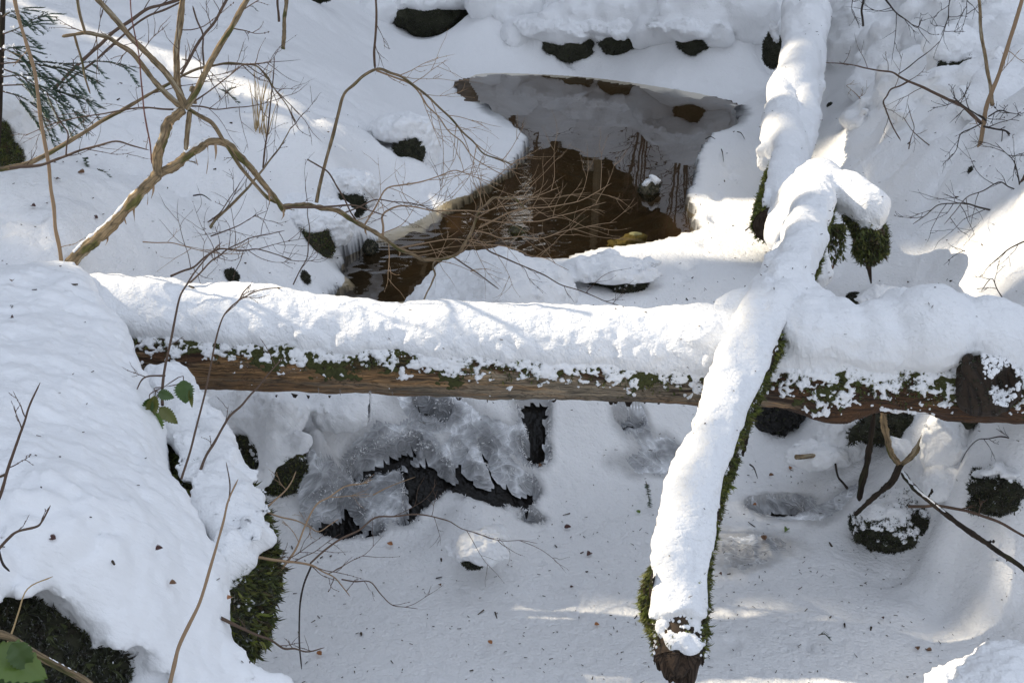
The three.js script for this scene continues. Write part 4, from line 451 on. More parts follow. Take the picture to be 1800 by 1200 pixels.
boulder({ label: 'small mossy stone poking out of the snow hump on the ice', at: [826, 988, 4.19], s: [0.05, 0.022, 0.045], moss: 1.5, cell: 0.006 });
boulder({ name: 'pool_stone', label: 'long sunlit algae-covered stone at the near edge of the pool', at: [1096, 424, 6.75], s: [0.14, 0.05, 0.07], moss: 0, mat: std({ color: new THREE.Color().setRGB(0.16, 0.15, 0.06), roughness: 0.8, bumpMap: rockBump, bumpScale: 0.03 }), jag: 0.7 });
boulder({ name: 'pool_stone', label: 'round mossy stone in the pool among the hanging twigs', at: [908, 408, 6.8], s: [0.055, 0.045, 0.05], moss: 0.8, mat: M.stone, mossCol: GREEN });
boulder({ name: 'pool_stone', label: 'dark stone capped with a bit of snow in the pool', at: [1140, 332, 7.5], s: [0.085, 0.06, 0.07], snow: 0.022, low: 0.75, moss: 1, mat: M.stone });
boulder({ name: 'pool_stone', label: 'small dark stone in the outflow left of the pool', at: [652, 434, 6.45], s: [0.05, 0.035, 0.05], moss: 1, mat: M.stone });
boulder({ label: 'shaggy mossy rock at the left picture edge under the spruce twigs', lip: 0.7, at: [4, 285], s: [0.10, 0.24, 0.13], snow: 0.03, low: 0.9, moss: 7, mossCol: GREEN });
boulder({ label: 'small mossy rock in snow just right of the shaggy left-edge rock', lip: 1, at: [40, 205], s: [0.06, 0.10, 0.07], snow: 0.02, low: 0.7, moss: 3, mossCol: GREEN });
boulder({ label: 'tiny mossy rock in the snow right of the snow-buried trunk', at: [1463, 186], s: [0.03, 0.03, 0.03], moss: 1.5 });
boulder({ label: 'dark mossy lump in a hollow of the snowy right slope near the sapling', lip: 1, at: [1684, 140], s: [0.10, 0.20, 0.10], snow: 0.02, low: 0.8, moss: 3 });  // dark mossy solid filling the hollow
boulder({ label: 'grey lichened rock face in the upper right snow slope', lip: 1, at: [1608, 80], s: [0.055, 0.10, 0.07], snow: 0.03, low: 0.7, moss: 1, mossCol: [[0.12, 0.13, 0.10], [0.08, 0.09, 0.06]] });
boulder({ label: 'dark stone at the root of the tall sapling on the right', at: [1712, 304], s: [0.045, 0.035, 0.05], moss: 1 });
boulder({ label: 'small dark lump behind the level trunk right of the leaning log', at: [1500, 522, 5.6], s: [0.06, 0.03, 0.05], moss: 1 });  // small dark solid filling the gap
boulder({ label: 'long dark rock along the very top edge left of centre', at: [528, -8, 10.9], s: [0.32, 0.06, 0.15], snow: 0.03, low: 0.8, moss: 1.5 });
boulder({ label: 'wet dark rocks in the shade right behind the leaning log', at: [1375, 728, 5.35], s: [0.13, 0.085, 0.10], moss: 0.4, mat: M.wet, jag: 1.4 });
boulder({ label: 'dark rock added as shade of the hollow under the right end of the level trunk', at: [1615, 752, 4.85], s: [0.27, 0.10, 0.14], moss: 1.5, mat: M.rock });  // dark solid stands in for the shade inside the hollow
{ // puffs of snow over the undergrowth of the far bank and of the upper right slope
  const r = rng(91), far = [], near = [], put = (L, x0, x1, y0, y1, n, k0, k1) => { for (let i = 0; i < n; i++) { const p = onBase(mix(x0, x1, (i + r()) / n), mix(y0, y1, r())), k = p.length() / FPX * mix(k0, k1, r()); L.push([p.add(V(0, k * 0.05, 0)), [k * 1.15, k * 0.8, k]]); } };
  put(far, 875, 1390, 6, 40, 26, 26, 48); put(far, 900, 1390, 40, 66, 22, 16, 30); put(far, 860, 1400, -40, 6, 22, 30, 55); put(far, 640, 880, -10, 22, 7, 22, 34);
  for (let i = 0; i < 26; i++) far.push([V(mix(-3, 3, r()), mix(0.9, 1.5, r()), mix(-12.9, -14, r())), [0.35 + 0.25 * r(), 0.3, 0.3]]);
  put(near, 1470, 1800, -20, 90, 30, 26, 60); put(near, 1560, 1800, 80, 200, 16, 24, 50); put(near, 1510, 1620, 100, 220, 7, 24, 44);
  const heap = (L, cell, label) => { const f = (x, y, z) => { let d = 9; for (const [c, s] of L) { if (Math.abs(x - c.x) > s[0] * 1.8 + .1 || Math.abs(z - c.z) > s[2] * 1.8 + .1) { d = Math.min(d, Math.max(Math.abs(x - c.x) - s[0], Math.abs(z - c.z) - s[2])); continue; } d = smin(d, ball(x, y, z, c, s), 0.09); } return d + 0.05 * fbm(x * 5, y * 5, z * 5, 3) - 0.05 * (pillow(x * 6 + y * 2, z * 6 - y * 4, 17) - 0.4) + snowRelief(x, y, z, 1.5); }; const b = bounds(L.map((q) => q[0]), 0.4); struct('snow_bank', solid(f, b, cell), M.snowCap); };
  heap(far, 0.026); heap(near, 0.02);
}
boulder({ label: 'dark rock added as deep shade under the far right end of the level trunk', at: [1755, 738, 4.45], s: [0.20, 0.06, 0.11], moss: 0.6 });  // second dark solid, added to deepen the shade under the trunk
const mound = (label, at, s, jag = 0.5) => boulder({ name: 'snow_mound', label, at, s, snow: Math.min(...s) * 0.35, low: -0.95, moss: 0, jag });
mound('sunlit snow mound at the bottom right corner', [1745, 1215, 3.42], [0.155, 0.11, 0.13]);
mound('snow heap over roots left of the broken stick under the level trunk', [1490, 775, 4.95], [0.10, 0.14, 0.12]);
mound('snow hump overhanging a small dark stone on the ice', [850, 955, 4.25], [0.10, 0.06, 0.075], 0.7);
mound('low snow-covered root end with a cut stub', [1440, 800, 4.85], [0.105, 0.05, 0.06], 0.2);
mound('snow cushion leaning against the right end under the level trunk', [1672, 772, 4.5], [0.10, 0.12, 0.11]);
mound('round snow cushion beside the dark hollow on the right', [1660, 845, 4.4], [0.09, 0.065, 0.08]);
mound('snow-covered block between the two mossy sticks', [1592, 795, 4.7], [0.05, 0.05, 0.06], 0.8);
mound('narrow snow ridge behind the level trunk at right', [1545, 520, 5.2], [0.11, 0.035, 0.06], 0.3);
mound('little snow knob behind the leaning log', [1510, 320, 7.1], [0.08, 0.055, 0.07], 0.5);

// ───────── the wood round the ravine: spruces on the slopes; where the photograph shows sun on the snow their crowns are open ─────────
const sunA = V(0, 1, 0).cross(SUN).normalize(), sunB = SUN.clone().cross(sunA).normalize();
const inSun = (p) => [p.dot(sunA), p.dot(sunB)];
const openings = [];
const opens = (p, r) => openings.push([...inSun(p), r]);
const along = (rows, r, n = 8) => { for (let i = 0; i < rows.length - 1; i++) for (let k = 0; k < n; k++) { const t = k / n, [a, b, D] = rows[i], [c, d, E] = rows[i + 1]; opens(atD(mix(a, c, t), mix(b, d, t), mix(D, E, t)), r); } };
along([[1190, 1030, 3.28], [1200, 940, 3.42], [1245, 810, 3.66], [1290, 690, 3.9], [1320, 610, 4.06]], 0.16);   // the leaning log
along([[1400, 440, 4.8], [1430, 340, 5.6], [1500, 340, 5.45], [1530, 380, 5.33]], 0.13);
along([[1385, 300, 6.8], [1405, 160, 7.8], [1412, 110, 8.2]], 0.16);                                     // the upper log
along([[130, 458, 4.62], [280, 300, 4.66], [325, 190, 4.68]], 0.075); along([[280, 300, 4.68], [380, 245, 4.7], [495, 360, 4.85]], 0.065); along([[325, 190, 4.7], [310, 20, 4.7]], 0.06); along([[330, 190, 4.7], [430, 10, 4.72]], 0.06); along([[320, 185, 4.7], [190, 20, 4.66]], 0.06); // the shrub
along([[500, 362, 4.85], [600, 370, 5.0], [700, 435, 5.15], [765, 458, 5.2], [830, 400, 5.3], [880, 350, 5.35]], 0.05); along([[560, 350, 4.98], [610, 160, 5.1], [660, 122, 5.2]], 0.015);
along([[880, 400, 5.5], [960, 370, 5.6], [1060, 340, 5.65]], 0.03); along([[60, 10, 4.5], [105, 440, 4.5]], 0.06);
for (const [px, py, r] of [[590, 235, .2], [560, 218, .15], [620, 265, .07], [1290, 415, .22], [1330, 430, .2], [1210, 425, .16], [1110, 445, .15], [1290, 355, .12], [1330, 360, .12], [1240, 358, .12], [1790, 400, .3], [1760, 430, .2], [1600, 1055, .02], [1680, 1064, .04], [1760, 1085, .05], [1800, 1075, .05], [1100, 1195, .03], [1300, 1195, .05], [1420, 1195, .05], [1420, 748, .04], [880, 470, .12], [1150, 400, .16], [1080, 395, .14], [130, 45, .12], [60, 390, .02]]) opens(onGround(px, py), r);
along([[560, 512, 4.3], [1150, 545, 4.24]], 0.035, 30); along([[230, 490, 4.34], [440, 494, 4.3]], 0.03, 12);
opens(atD(1745, 1180, 3.42), .2); opens(atD(1690, 1190, 3.4), .13);
const openAt = (p, m) => { const [a, b] = inSun(p); for (const [x, y, r] of openings) { const dx = a - x, dy = b - y; const e = r + m * Math.min(1, r / 0.12); if (dx * dx + dy * dy < e * e) return true; } return false; };
M.needle = phys({ color: 0xffffff, roughness: 0.8, side: THREE.DoubleSide });
M.spruceBark = std({ color: new THREE.Color().setRGB(0.09, 0.06, 0.04), roughness: 0.95, bumpMap: barkBump, bumpScale: 0.03 });
const spray = (() => { const pos = [], idx = [], r = rng(5); const leaf = (x, z, dx, dz, l, w, y) => { const o = pos.length / 3; pos.push(x - dz * w, y, z + dx * w, x + dz * w, y + 0.01, z - dx * w, x + dx * l, y - 0.10 * l, z + dz * l); idx.push(o, o + 1, o + 2); }; for (let i = 0; i < 11; i++) { const t = i / 11, l = 0.52 * (1 - t * 0.75); for (const s of [-1, 1]) leaf(t - 0.05, 0, 0.62, s * 0.78, l * (0.8 + 0.4 * r()), 0.052, -0.12 * t * t + 0.04 * (r() - 0.5)); } leaf(0, 0, 1, 0, 1.1, 0.06, 0); const g = new THREE.BufferGeometry(); g.setAttribute('position', new THREE.Float32BufferAttribute(pos, 3)); g.setIndex(idx); g.computeVertexNormals(); return g; })();
const aOf = (x, z) => x * sunA.x + z * sunA.z, keys = [[1190, 1030, 3.28], [1245, 810, 3.66], [1320, 610, 4.06], [1430, 340, 5.6], [1520, 370, 5.35], [200, 395, 4.64], [325, 190, 4.68], [620, 380, 5.0], [760, 458, 5.2], [1290, 415, 5.9]].map((q) => { const p = atD(...q); return aOf(p.x, p.z); });
function spruce(x, z, h, label, seed, n, w = 0.22, low = 0.12) {
  const r = rng(seed);
  if (x < -6) { let best = 0, bo = 0; for (let i = -12; i <= 12; i++) { const o = i * 0.08, m = Math.min(...keys.map((k) => Math.abs(aOf(x + o * sunA.x, z + o * sunA.z) - k))) - Math.abs(o) * 0.05; if (m > best) { best = m; bo = o; } } x += bo * sunA.x; z += bo * sunA.z; }
  const y0 = baseH(x, z)[0] - 0.2, base = V(x, y0, z), o = thing('spruce_tree', label, 'tree', base, 'spruces of the wood round the stream');
  const tg = new THREE.CylinderGeometry(0.02, 0.009 * h + 0.02, h, 10, 12), P = tg.getAttribute('position'); for (let i = 0; i < P.count; i++) { P.setX(i, P.getX(i) + 0.1 * noise(P.getY(i) * 0.3, seed, 1)); } tg.computeVertexNormals(); tg.translate(x, y0 + h / 2, z); part(o, 'trunk', tg, M.spruceBark);
  const mats = [], q = new THREE.Object3D(), c = new THREE.Color(), p = V(), cols = [];
  for (let i = 0; i < n; i++) { const t = low + (1 - low) * (1 - Math.sqrt(r())) * 1.0, R = w * h * Math.pow(1 - t, 0.8) + 0.25, wh = Math.floor(r() * 7) / 7 * 6.28 + Math.floor(t * h * 2.2) * 1.3, a = wh + (r() - 0.5) * 0.55, rad = R * Math.pow(r(), 0.55); p.set(x + Math.cos(a) * rad, y0 + t * h - 0.22 * rad + 0.12 * (r() - 0.5), z + Math.sin(a) * rad); const s = 0.34 + 0.3 * r(); if (openAt(p, 0.25 * s)) continue; const sk = Math.atan2(p.x, -p.z) * 57.3; if (p.z < -14 && sk > 0.3 && sk < 1.9 && p.y > 2.4) continue; const tip = p.clone().add(V(Math.cos(a) * s * 0.6, -s * 0.15, Math.sin(a) * s * 0.6)); if (openAt(tip, 0.20 * s)) continue; q.position.copy(p).sub(base); q.rotation.set(0, 0, 0); q.rotation.order = 'YZX'; q.rotation.y = -a + (r() - 0.5) * 1.1; q.rotation.z = -0.25 - 0.3 * r(); q.rotation.x = (r() - 0.5) * 1.2; q.scale.setScalar(s); q.updateMatrix(); mats.push(q.matrix.clone()); const k = 0.6 + 0.8 * r(); cols.push([0.028 * k, 0.042 * k, 0.018 * k]); }
  const m = new THREE.InstancedMesh(spray, M.needle, mats.length); mats.forEach((e, i) => { m.setMatrixAt(i, e); m.setColorAt(i, c.setRGB(...cols[i])); }); m.name = 'crown'; m.userData.kind = 'stuff'; m.castShadow = m.receiveShadow = true; o.add(m);
}
{ const r = rng(77); let k = 0; // unseen spruces added on the left slope for shade, crowns carved open for sun
  for (const [L, off, h] of [[11, -5.5, 13], [12, -3.2, 14], [11.5, -1.0, 13], [12.5, 1.2, 14], [11, 3.2, 13], [12, 5.2, 14], [16, -6.5, 17], [17, -4.2, 18], [16, -2.0, 17], [17, 0.2, 18], [16.5, 2.3, 17], [17, 4.4, 18], [16, 6.6, 17], [12, -7.6, 13], [12, 7.2, 14], [17, -8.8, 17], [22, -3, 20], [22, 1, 20], [22, 5, 20]]) { const c = V(0.2, 0, -5.6).addScaledVector(V(SUN.x, 0, SUN.z), L).addScaledVector(V(sunA.x, 0, sunA.z), off); spruce(c.x, c.z, h, 'unseen dense spruce added on the slope left of the frame to cast shade', 300 + k++, 5200, 0.19, 0.06); }
  for (const [x, z, h] of [[-2.4, -19, 13], [2.3, -18.5, 12], [3.6, -20.5, 15], [-5, -17.5, 14], [5.8, -18, 14], [-3.6, -23, 17], [2.6, -22.5, 16], [4.8, -25, 18], [-7.5, -21, 16], [8.4, -22, 17], [-1.6, -26, 17], [2.8, -28, 18], [-9.5, -15, 14], [9, -15, 14], [7.5, -28, 18], [-6.5, -28, 18]]) spruce(x, z, h, 'dark spruce of the wood beyond the head of the pool', 400 + k++, 1700, 0.17, 0.03);
}

// bare trees on the banks beyond the frame: what the pool mirrors
for (const [x, z, h, r, m, l] of [[1.02, -16.2, 9, 0.05, 'tan', 'thin pale bare tree beyond the head of the pool, mirrored in it'], [0.42, -17.0, 11, 0.16, 'spruceBark', 'thick dark trunk beyond the head of the pool, mirrored in it'], [1.75, -12.9, 5, 0.045, 'spruceBark', 'slim dark tree on the right far bank, mirrored in the pool'], [2.15, -13.4, 6, 0.03, 'tan', 'thin tan tree on the right far bank, mirrored in the pool'], [-0.55, -13.6, 6, 0.05, 'spruceBark', 'dark leaning tree on the left far bank, mirrored in the pool'], [-0.95, -14.2, 7, 0.035, 'tan', 'thin tree on the left far bank, mirrored in the pool']]) { const M0 = { tan: std({ color: new THREE.Color().setRGB(0.25, 0.19, 0.11), roughness: 0.9 }), spruceBark: M.spruceBark }[m], y0 = baseH(x, z)[0] - 0.1, b = V(x, y0, z), o = thing('bare_tree', l, 'tree', b), r0 = rng(Math.round(h * 100 + r * 1000)); const pts = [0, 0.25, 0.5, 0.75, 1].map((t) => V(x + 0.15 * h * 0.2 * (r0() - 0.5) * t * 3, y0 + h * t, z + 0.1 * t)); const cv = new THREE.CatmullRomCurve3(pts), g = new THREE.TubeGeometry(cv, 24, r, 8); const P = g.getAttribute('position'); for (let i = 0; i <= 24; i++) { const c = cv.getPointAt(i / 24), k = 1 - 0.7 * i / 24; for (let j = 0; j <= 8; j++) { const q = i * 9 + j; P.setXYZ(q, c.x + (P.getX(q) - c.x) * k, c.y + (P.getY(q) - c.y) * k, c.z + (P.getZ(q) - c.z) * k); } } g.computeVertexNormals(); part(o, 'trunk', g, M0); for (let i = 0; i < 9; i++) { const t = 0.2 + 0.75 * i / 9, c = cv.getPointAt(t), d = V(r0() - 0.5, 0.35 + 0.3 * r0(), (r0() - 0.5) * 0.6).normalize().multiplyScalar(h * 0.14 * (1.2 - t)); part(o, 'limb', new THREE.TubeGeometry(new THREE.CatmullRomCurve3([c, c.clone().addScaledVector(d, 0.5).add(V(0, 0.05, 0)), c.clone().add(d)]), 8, r * 0.3 * (1.1 - t * 0.6), 5), M0); } }

// ───────── wood of stems and twigs ─────────
const stemMap = tex(256, 1024, (u, v) => { const n = fbm(u * 6, v * 24, 4.4, 4, 0.6, 6), g = sstep(0.05, 0.4, fbm(u * 3, v * 9, 2.2, 3, 0.5, 3)), c = Math.pow(1 - Math.min(1, Math.abs(noise(u * 9, v * 12, 8.8, 3)) * 3), 3), k = (0.75 + 0.6 * n) * (1 - 0.6 * c); const pe = sstep(0.1, 0.35, fbm(u * 4, v * 7, 9.2, 4, 0.6, 4)); return [mix(mix(0.42, 0.60, pe), 0.19, g) * k, mix(mix(0.30, 0.50, pe), 0.175, g) * k, mix(mix(0.165, 0.34, pe), 0.05, g) * k]; }, true);
M.tan = std({ color: 0xffffff, map: stemMap, bumpMap: barkBump, bumpScale: 0.006, roughness: 0.85 });
M.twigTan = std({ color: new THREE.Color().setRGB(0.30, 0.20, 0.115), roughness: 0.8 });
M.twigBrown = std({ color: new THREE.Color().setRGB(0.10, 0.062, 0.04), roughness: 0.8 });
M.twigDark = std({ color: new THREE.Color().setRGB(0.035, 0.026, 0.02), roughness: 0.85 });
M.twigRed = std({ color: new THREE.Color().setRGB(0.15, 0.06, 0.045), roughness: 0.7 });
M.dryGrass = std({ color: new THREE.Color().setRGB(0.42, 0.30, 0.15), roughness: 0.9 });
function tube(P, r0, r1, sides = 6, seg = 0, rough = 0, seed = 1) { // a tapering stem through points, closed at the tip
  const cv = new THREE.CatmullRomCurve3(P, false, 'centripetal'), n = seg || Math.max(3, P.length * 4), pos = [], uv = [], idx = []; let N = null, len = 0, last = null;
  for (let i = 0; i <= n; i++) { const t = i / n, p = cv.getPoint(t), T = cv.getTangent(t); if (!N) { N = V(0, 1, 0).cross(T); if (N.lengthSq() < 1e-4) N = V(1, 0, 0).cross(T); N.normalize(); } else N.addScaledVector(T, -N.dot(T)).normalize(); const Bn = T.clone().cross(N); if (last) len += p.distanceTo(last); last = p; const knob = 1 + rough * (0.28 * noise(t * n * 0.21, seed, 2) + 0.12 * noise(t * n * 0.9, seed, 5)), r = mix(r0, r1, t) * knob * (i === n ? 0.35 : 1);
    for (let j = 0; j <= sides; j++) { const a = j / sides * 6.2832, q = rough ? 1 + 0.14 * rough * noise(Math.cos(a) * 1.5, Math.sin(a) * 1.5 + seed, t * n * 0.5) : 1, c = Math.cos(a) * r * q, s = Math.sin(a) * r * q; pos.push(p.x + N.x * c + Bn.x * s, p.y + N.y * c + Bn.y * s, p.z + N.z * c + Bn.z * s); uv.push(j / sides, len * 1.5 + seed); } }
  for (let i = 0; i < n; i++) for (let j = 0; j < sides; j++) { const a = i * (sides + 1) + j, b = a + 1, c = a + sides + 1, d = c + 1; idx.push(a, c, b, b, c, d); }
  const e = pos.length / 3, tip = cv.getPoint(1); pos.push(tip.x, tip.y, tip.z); uv.push(0, len); for (let j = 0; j < sides; j++) idx.push(n * (sides + 1) + j, e, n * (sides + 1) + j + 1);
  const g = new THREE.BufferGeometry(); g.setAttribute('position', new THREE.Float32BufferAttribute(pos, 3)); g.setAttribute('uv', new THREE.Float32BufferAttribute(uv, 2)); g.setIndex(idx); g.computeVertexNormals(); return { g, cv };
}
const path = (rows, D) => rows.map(([a, b, c], i) => atD(a, b, c ?? (Array.isArray(D) ? mix(D[0], D[1], i / Math.max(1, rows.length - 1)) : D)));
function twigFrom(r, p, dir, len, rad, depth) { // a thin shoot that wanders, with finer shoots of its own
  const out = [], P = [p.clone()], d = dir.clone().normalize(); const n = 5; for (let i = 1; i <= n; i++) { d.add(V((r() - .5) * .5, (r() - .5) * .5 + 0.04, (r() - .5) * .5)).normalize(); P.push(P.at(-1).clone().addScaledVector(d, len / n)); }
  const t = tube(P, rad, rad * 0.35, 5, 10, 0.8, r() * 50); out.push(t.g);
  if (depth > 0) { const k = 1 + Math.floor(r() * 3); for (let i = 0; i < k; i++) { const q = 0.25 + 0.6 * r(), T = t.cv.getTangent(q), s = V(r() - .5, r() - .5, r() - .5); s.addScaledVector(T, -s.dot(T)).normalize(); out.push(...twigFrom(r, t.cv.getPoint(q), T.multiplyScalar(0.9).addScaledVector(s, 0.75), len * (0.3 + 0.35 * r()), rad * 0.65, depth - 1)); } }
  for (let i = 0; i < 3; i++) { const q = 0.3 + 0.7 * r(), b = new THREE.SphereGeometry(rad * 0.95, 5, 4); b.scale(1, 1.7, 1); const c = t.cv.getPoint(q); b.translate(c.x, c.y, c.z); out.push(b); }
  return out;
}
let plantSeed = 500;
// a woody plant: each stem or branch a part; its side shoots parts of that branch
function plant(name, label, category, stems, grp) {
  const first = stems[0], b0 = path(first.p.slice(0, 1), first.D)[0], o = thing(name, label, category, b0, grp), r = rng(plantSeed += 13);
  for (const s of stems) {
    const P = path(s.p, s.D); for (let i = 1; i < P.length - 1; i++) P[i].add(V((r() - .5) * s.r[0] * 0.6, (r() - .5) * s.r[0] * 0.6, (r() - .5) * 0.03));
    const Q = [P[0]]; for (let i = 1; i < P.length; i++) { const e = P[i].distanceTo(P[i - 1]), k = e > 0.16 ? 3 : e > 0.07 ? 2 : 1; for (let j = 1; j <= k; j++) { const q = P[i - 1].clone().lerp(P[i], j / k); if (j < k) q.add(V(r() - .5, r() - .5, r() - .5).multiplyScalar(e * (s.r[0] > 0.0045 ? 0.035 : 0.075))); Q.push(q); } }
    const t = tube(s.r[0] > 0.0025 || Q.length > 3 ? Q : P, s.r[0], s.r[1], s.r[0] > 0.008 ? 10 : 6, Q.length * (s.r[0] > 0.008 ? 7 : 4), s.rough ?? 0.7, r() * 90), m = part(o, s.n || 'branch', t.g, s.m || M.twigBrown);
    if (s.snow) { const q = []; for (let i = 0; i <= 24; i++) { const u = mix(s.snow[0], s.snow[1], i / 24), c = t.cv.getPoint(u), rr = mix(s.r[0], s.r[1], u); q.push(c.add(V(-rr * 0.25, rr * 0.72, 0))); } part(m, 'snow_strip', tube(q, s.r[0] * 0.5, s.r[1] * 0.45, 7, 60, 2.2, 3).g, M.crumb); }
    const k = s.side || [0]; for (let i = 0; i < k[0]; i++) { const u = mix(k[4] ?? 0.15, 0.98, (i + r()) / k[0]), T = t.cv.getTangent(u), c = t.cv.getPoint(u), d = V(r() - .5, r() - .5, (r() - .5) * 0.7).normalize(); if (k[3]) d.add(V(k[3][0], k[3][1], k[3][2] || 0)); d.addScaledVector(T, 0.55); const gs = twigFrom(r, c, d, k[1] * (0.5 + r()), k[2], k[5] ?? 1); part(m, 'side_twig', mergeGeometries(gs.map((g) => { g = g.index ? g.toNonIndexed() : g; return g; })), s.tm || s.m || M.twigBrown); }
  }
  return o;
}
// the big shrub on the left bank
{
  const K = 4.7, T = M.tan, tw = M.twigBrown;
  plant('shrub', 'large bare shrub with peeling tan forked stems bending from the left bank over the pool', 'shrub', [
    { n: 'stem', p: [[108, 478], [150, 435], [195, 397], [245, 340], [278, 305]], D: [4.6, 4.66], r: [0.021, 0.019], m: T, rough: 1, snow: [0.15, 0.75] },
    { n: 'stem', p: [[276, 307], [277, 268], [297, 218], [322, 190]], D: [4.66, K], r: [0.018, 0.016], m: T, rough: 1.2, snow: [0.82, 1] },
    { n: 'stem', p: [[278, 305], [305, 290], [335, 268], [365, 248], [398, 252], [440, 295], [470, 330], [500, 372]], D: [4.67, 4.86], r: [0.017, 0.0085], m: T, rough: 1.1, snow: [0.2, 0.62], side: [3, 0.07, 0.0016, [0, -0.4]] },
    { p: [[322, 192], [309, 150], [311, 80], [322, -14]], D: K, r: [0.0125, 0.0095], m: T, side: [3, 0.18, 0.0022, [0.3, 0.1]], tm: tw },
    { p: [[326, 190], [345, 160], [390, 75], [442, -14]], D: [K, 4.74], r: [0.012, 0.009], m: T, side: [4, 0.2, 0.0022, [0.3, 0.2]], tm: tw },
    { p: [[320, 190], [272, 142], [228, 92], [190, 65], [150, 58], [108, 64]], D: [K, 4.6], r: [0.010, 0.005], m: T, side: [4, 0.14, 0.002, [-0.1, -0.5]], tm: tw },
    { p: [[326, 184], [290, 130], [232, 65], [204, 35], [166, -6]], D: [K, 4.64], r: [0.0105, 0.0085], m: T, snow: [0.6, 1] },
    { p: [[150, 60], [140, 25], [134, -10]], D: 4.6, r: [0.005, 0.005], m: T }, { p: [[130, 62], [142, 110], [158, 165]], D: 4.58, r: [0.004, 0.003], m: T },
    { p: [[328, 190], [370, 218], [420, 290], [470, 345], [500, 363]], D: [K, 4.87], r: [0.0075, 0.006], m: T },
    { p: [[333, 196], [331, 230], [326, 264]], D: [K, 4.69], r: [0.0085, 0.008], m: T }, { n: 'broken_stub', p: [[339, 182], [340, 165], [337, 152]], D: 4.72, r: [0.011, 0.009], m: T, rough: 1.5 },
    { n: 'branch', p: [[498, 364], [540, 360], [592, 371], [640, 397], [700, 436], [745, 457], [778, 458], [806, 445], [830, 405], [842, 372], [868, 349], [905, 351], [925, 368]], D: [4.87, 5.4], r: [0.0095, 0.0042], m: T, rough: 1.2, snow: [0.08, 0.3], side: [15, 0.2, 0.0019, [0.55, 0.12, 0.1], 0.2, 1], tm: M.twigTan },
    { p: [[556, 356], [565, 312], [585, 240], [606, 165], [640, 131], [665, 122], [705, 134], [750, 165], [795, 208], [850, 270], [905, 292]], D: [4.98, 5.3], r: [0.0078, 0.0022], m: T, side: [13, 0.26, 0.0017, [0.5, -0.25, 0], 0.45, 1], tm: M.twigTan },
    { p: [[660, -12], [660, 60], [659, 122]], D: 5.16, r: [0.004, 0.0042], m: M.twigBrown, side: [2, 0.12, 0.0016] },
    { p: [[662, 124], [720, 146], [770, 205], [830, 276], [890, 310]], D: [5.16, 5.3], r: [0.004, 0.0015], m: M.twigTan, side: [7, 0.2, 0.0014, [0.4, -0.2], 0.2, 1] },
    { p: [[765, 458], [762, 490], [746, 525], [727, 546]], D: [5.2, 4.6], r: [0.0042, 0.002], m: T }, { p: [[798, 452], [840, 482], [877, 508]], D: [5.2, 5.0], r: [0.0032, 0.0018], m: M.twigBrown },
    { p: [[540, 280], [575, 302], [605, 352], [628, 391]], D: [4.9, 5.0], r: [0.003, 0.003], m: M.twigBrown },
    { p: [[842, 400], [900, 372], [960, 365], [1020, 352], [1075, 322]], D: [5.34, 5.5], r: [0.0036, 0.0012], m: M.twigTan, side: [9, 0.2, 0.0014, [0.5, 0.25], 0.1, 1] },
    { p: [[842, 385], [890, 392], [950, 388], [1010, 372], [1066, 355]], D: [5.34, 5.45], r: [0.003, 0.001], m: M.twigTan, side: [8, 0.2, 0.0013, [0.5, 0.2], 0.1, 1] },
    { p: [[835, 405], [880, 420], [950, 418], [1020, 400], [1085, 390]], D: [5.3, 5.42], r: [0.003, 0.001], m: M.twigTan, side: [8, 0.18, 0.0013, [0.5, 0.15], 0.1, 1] },
    { p: [[830, 410], [860, 440], [930, 470], [985, 500], [1040, 520], [1110, 546]], D: [5.3, 5.0], r: [0.0036, 0.001], m: M.twigBrown, side: [7, 0.16, 0.0013, [0.5, 0.0], 0.1, 1] },
    { p: [[640, 396], [680, 330], [740, 318], [800, 300], [880, 325]], D: [5.02, 5.2], r: [0.0034, 0.001], m: M.twigTan, side: [9, 0.2, 0.0014, [0.3, 0.3], 0.1, 1] },
    { p: [[672, 420], [672, 380], [700, 362], [760, 372], [850, 372], [930, 350], [985, 328]], D: [5.1, 5.3], r: [0.0042, 0.001], m: M.twigTan, side: [11, 0.2, 0.0014, [0.3, 0.15], 0.15, 1] },
    { p: [[600, 376], [660, 350], [720, 358], [790, 380], [850, 382]], D: [5.0, 5.25], r: [0.003, 0.001], m: M.twigBrown, side: [8, 0.16, 0.0013, [0.4, 0.1], 0.15, 1] },
    { p: [[700, 436], [790, 420], [880, 432], [960, 455], [1000, 475]], D: [5.15, 5.3], r: [0.003, 0.001], m: M.twigTan, side: [8, 0.16, 0.0013, [0.4, 0.05], 0.15, 1] },
    { p: [[500, 364], [560, 366], [620, 362], [680, 380]], D: [4.86, 4.95], r: [0.005, 0.002], m: M.twigBrown, side: [3, 0.12, 0.0014] },
    { p: [[322, 192], [250, 190], [180, 200], [100, 215], [40, 240]], D: [K, 4.6], r: [0.0035, 0.0012], m: tw, side: [8, 0.14, 0.0013, [-.3, -.1], .1, 1] },
    { p: [[330, 186], [380, 190], [440, 186], [500, 170]], D: [K, 4.8], r: [0.003, 0.001], m: tw, side: [6, 0.14, 0.0013, [0.3, 0], .1, 1] },
    { p: [[325, 188], [380, 150], [430, 112], [470, 140], [490, 190]], D: [K, 4.85], r: [0.003, 0.001], m: tw, side: [6, 0.14, 0.0013, [0.3, -.2], .1, 1] },
  ]);
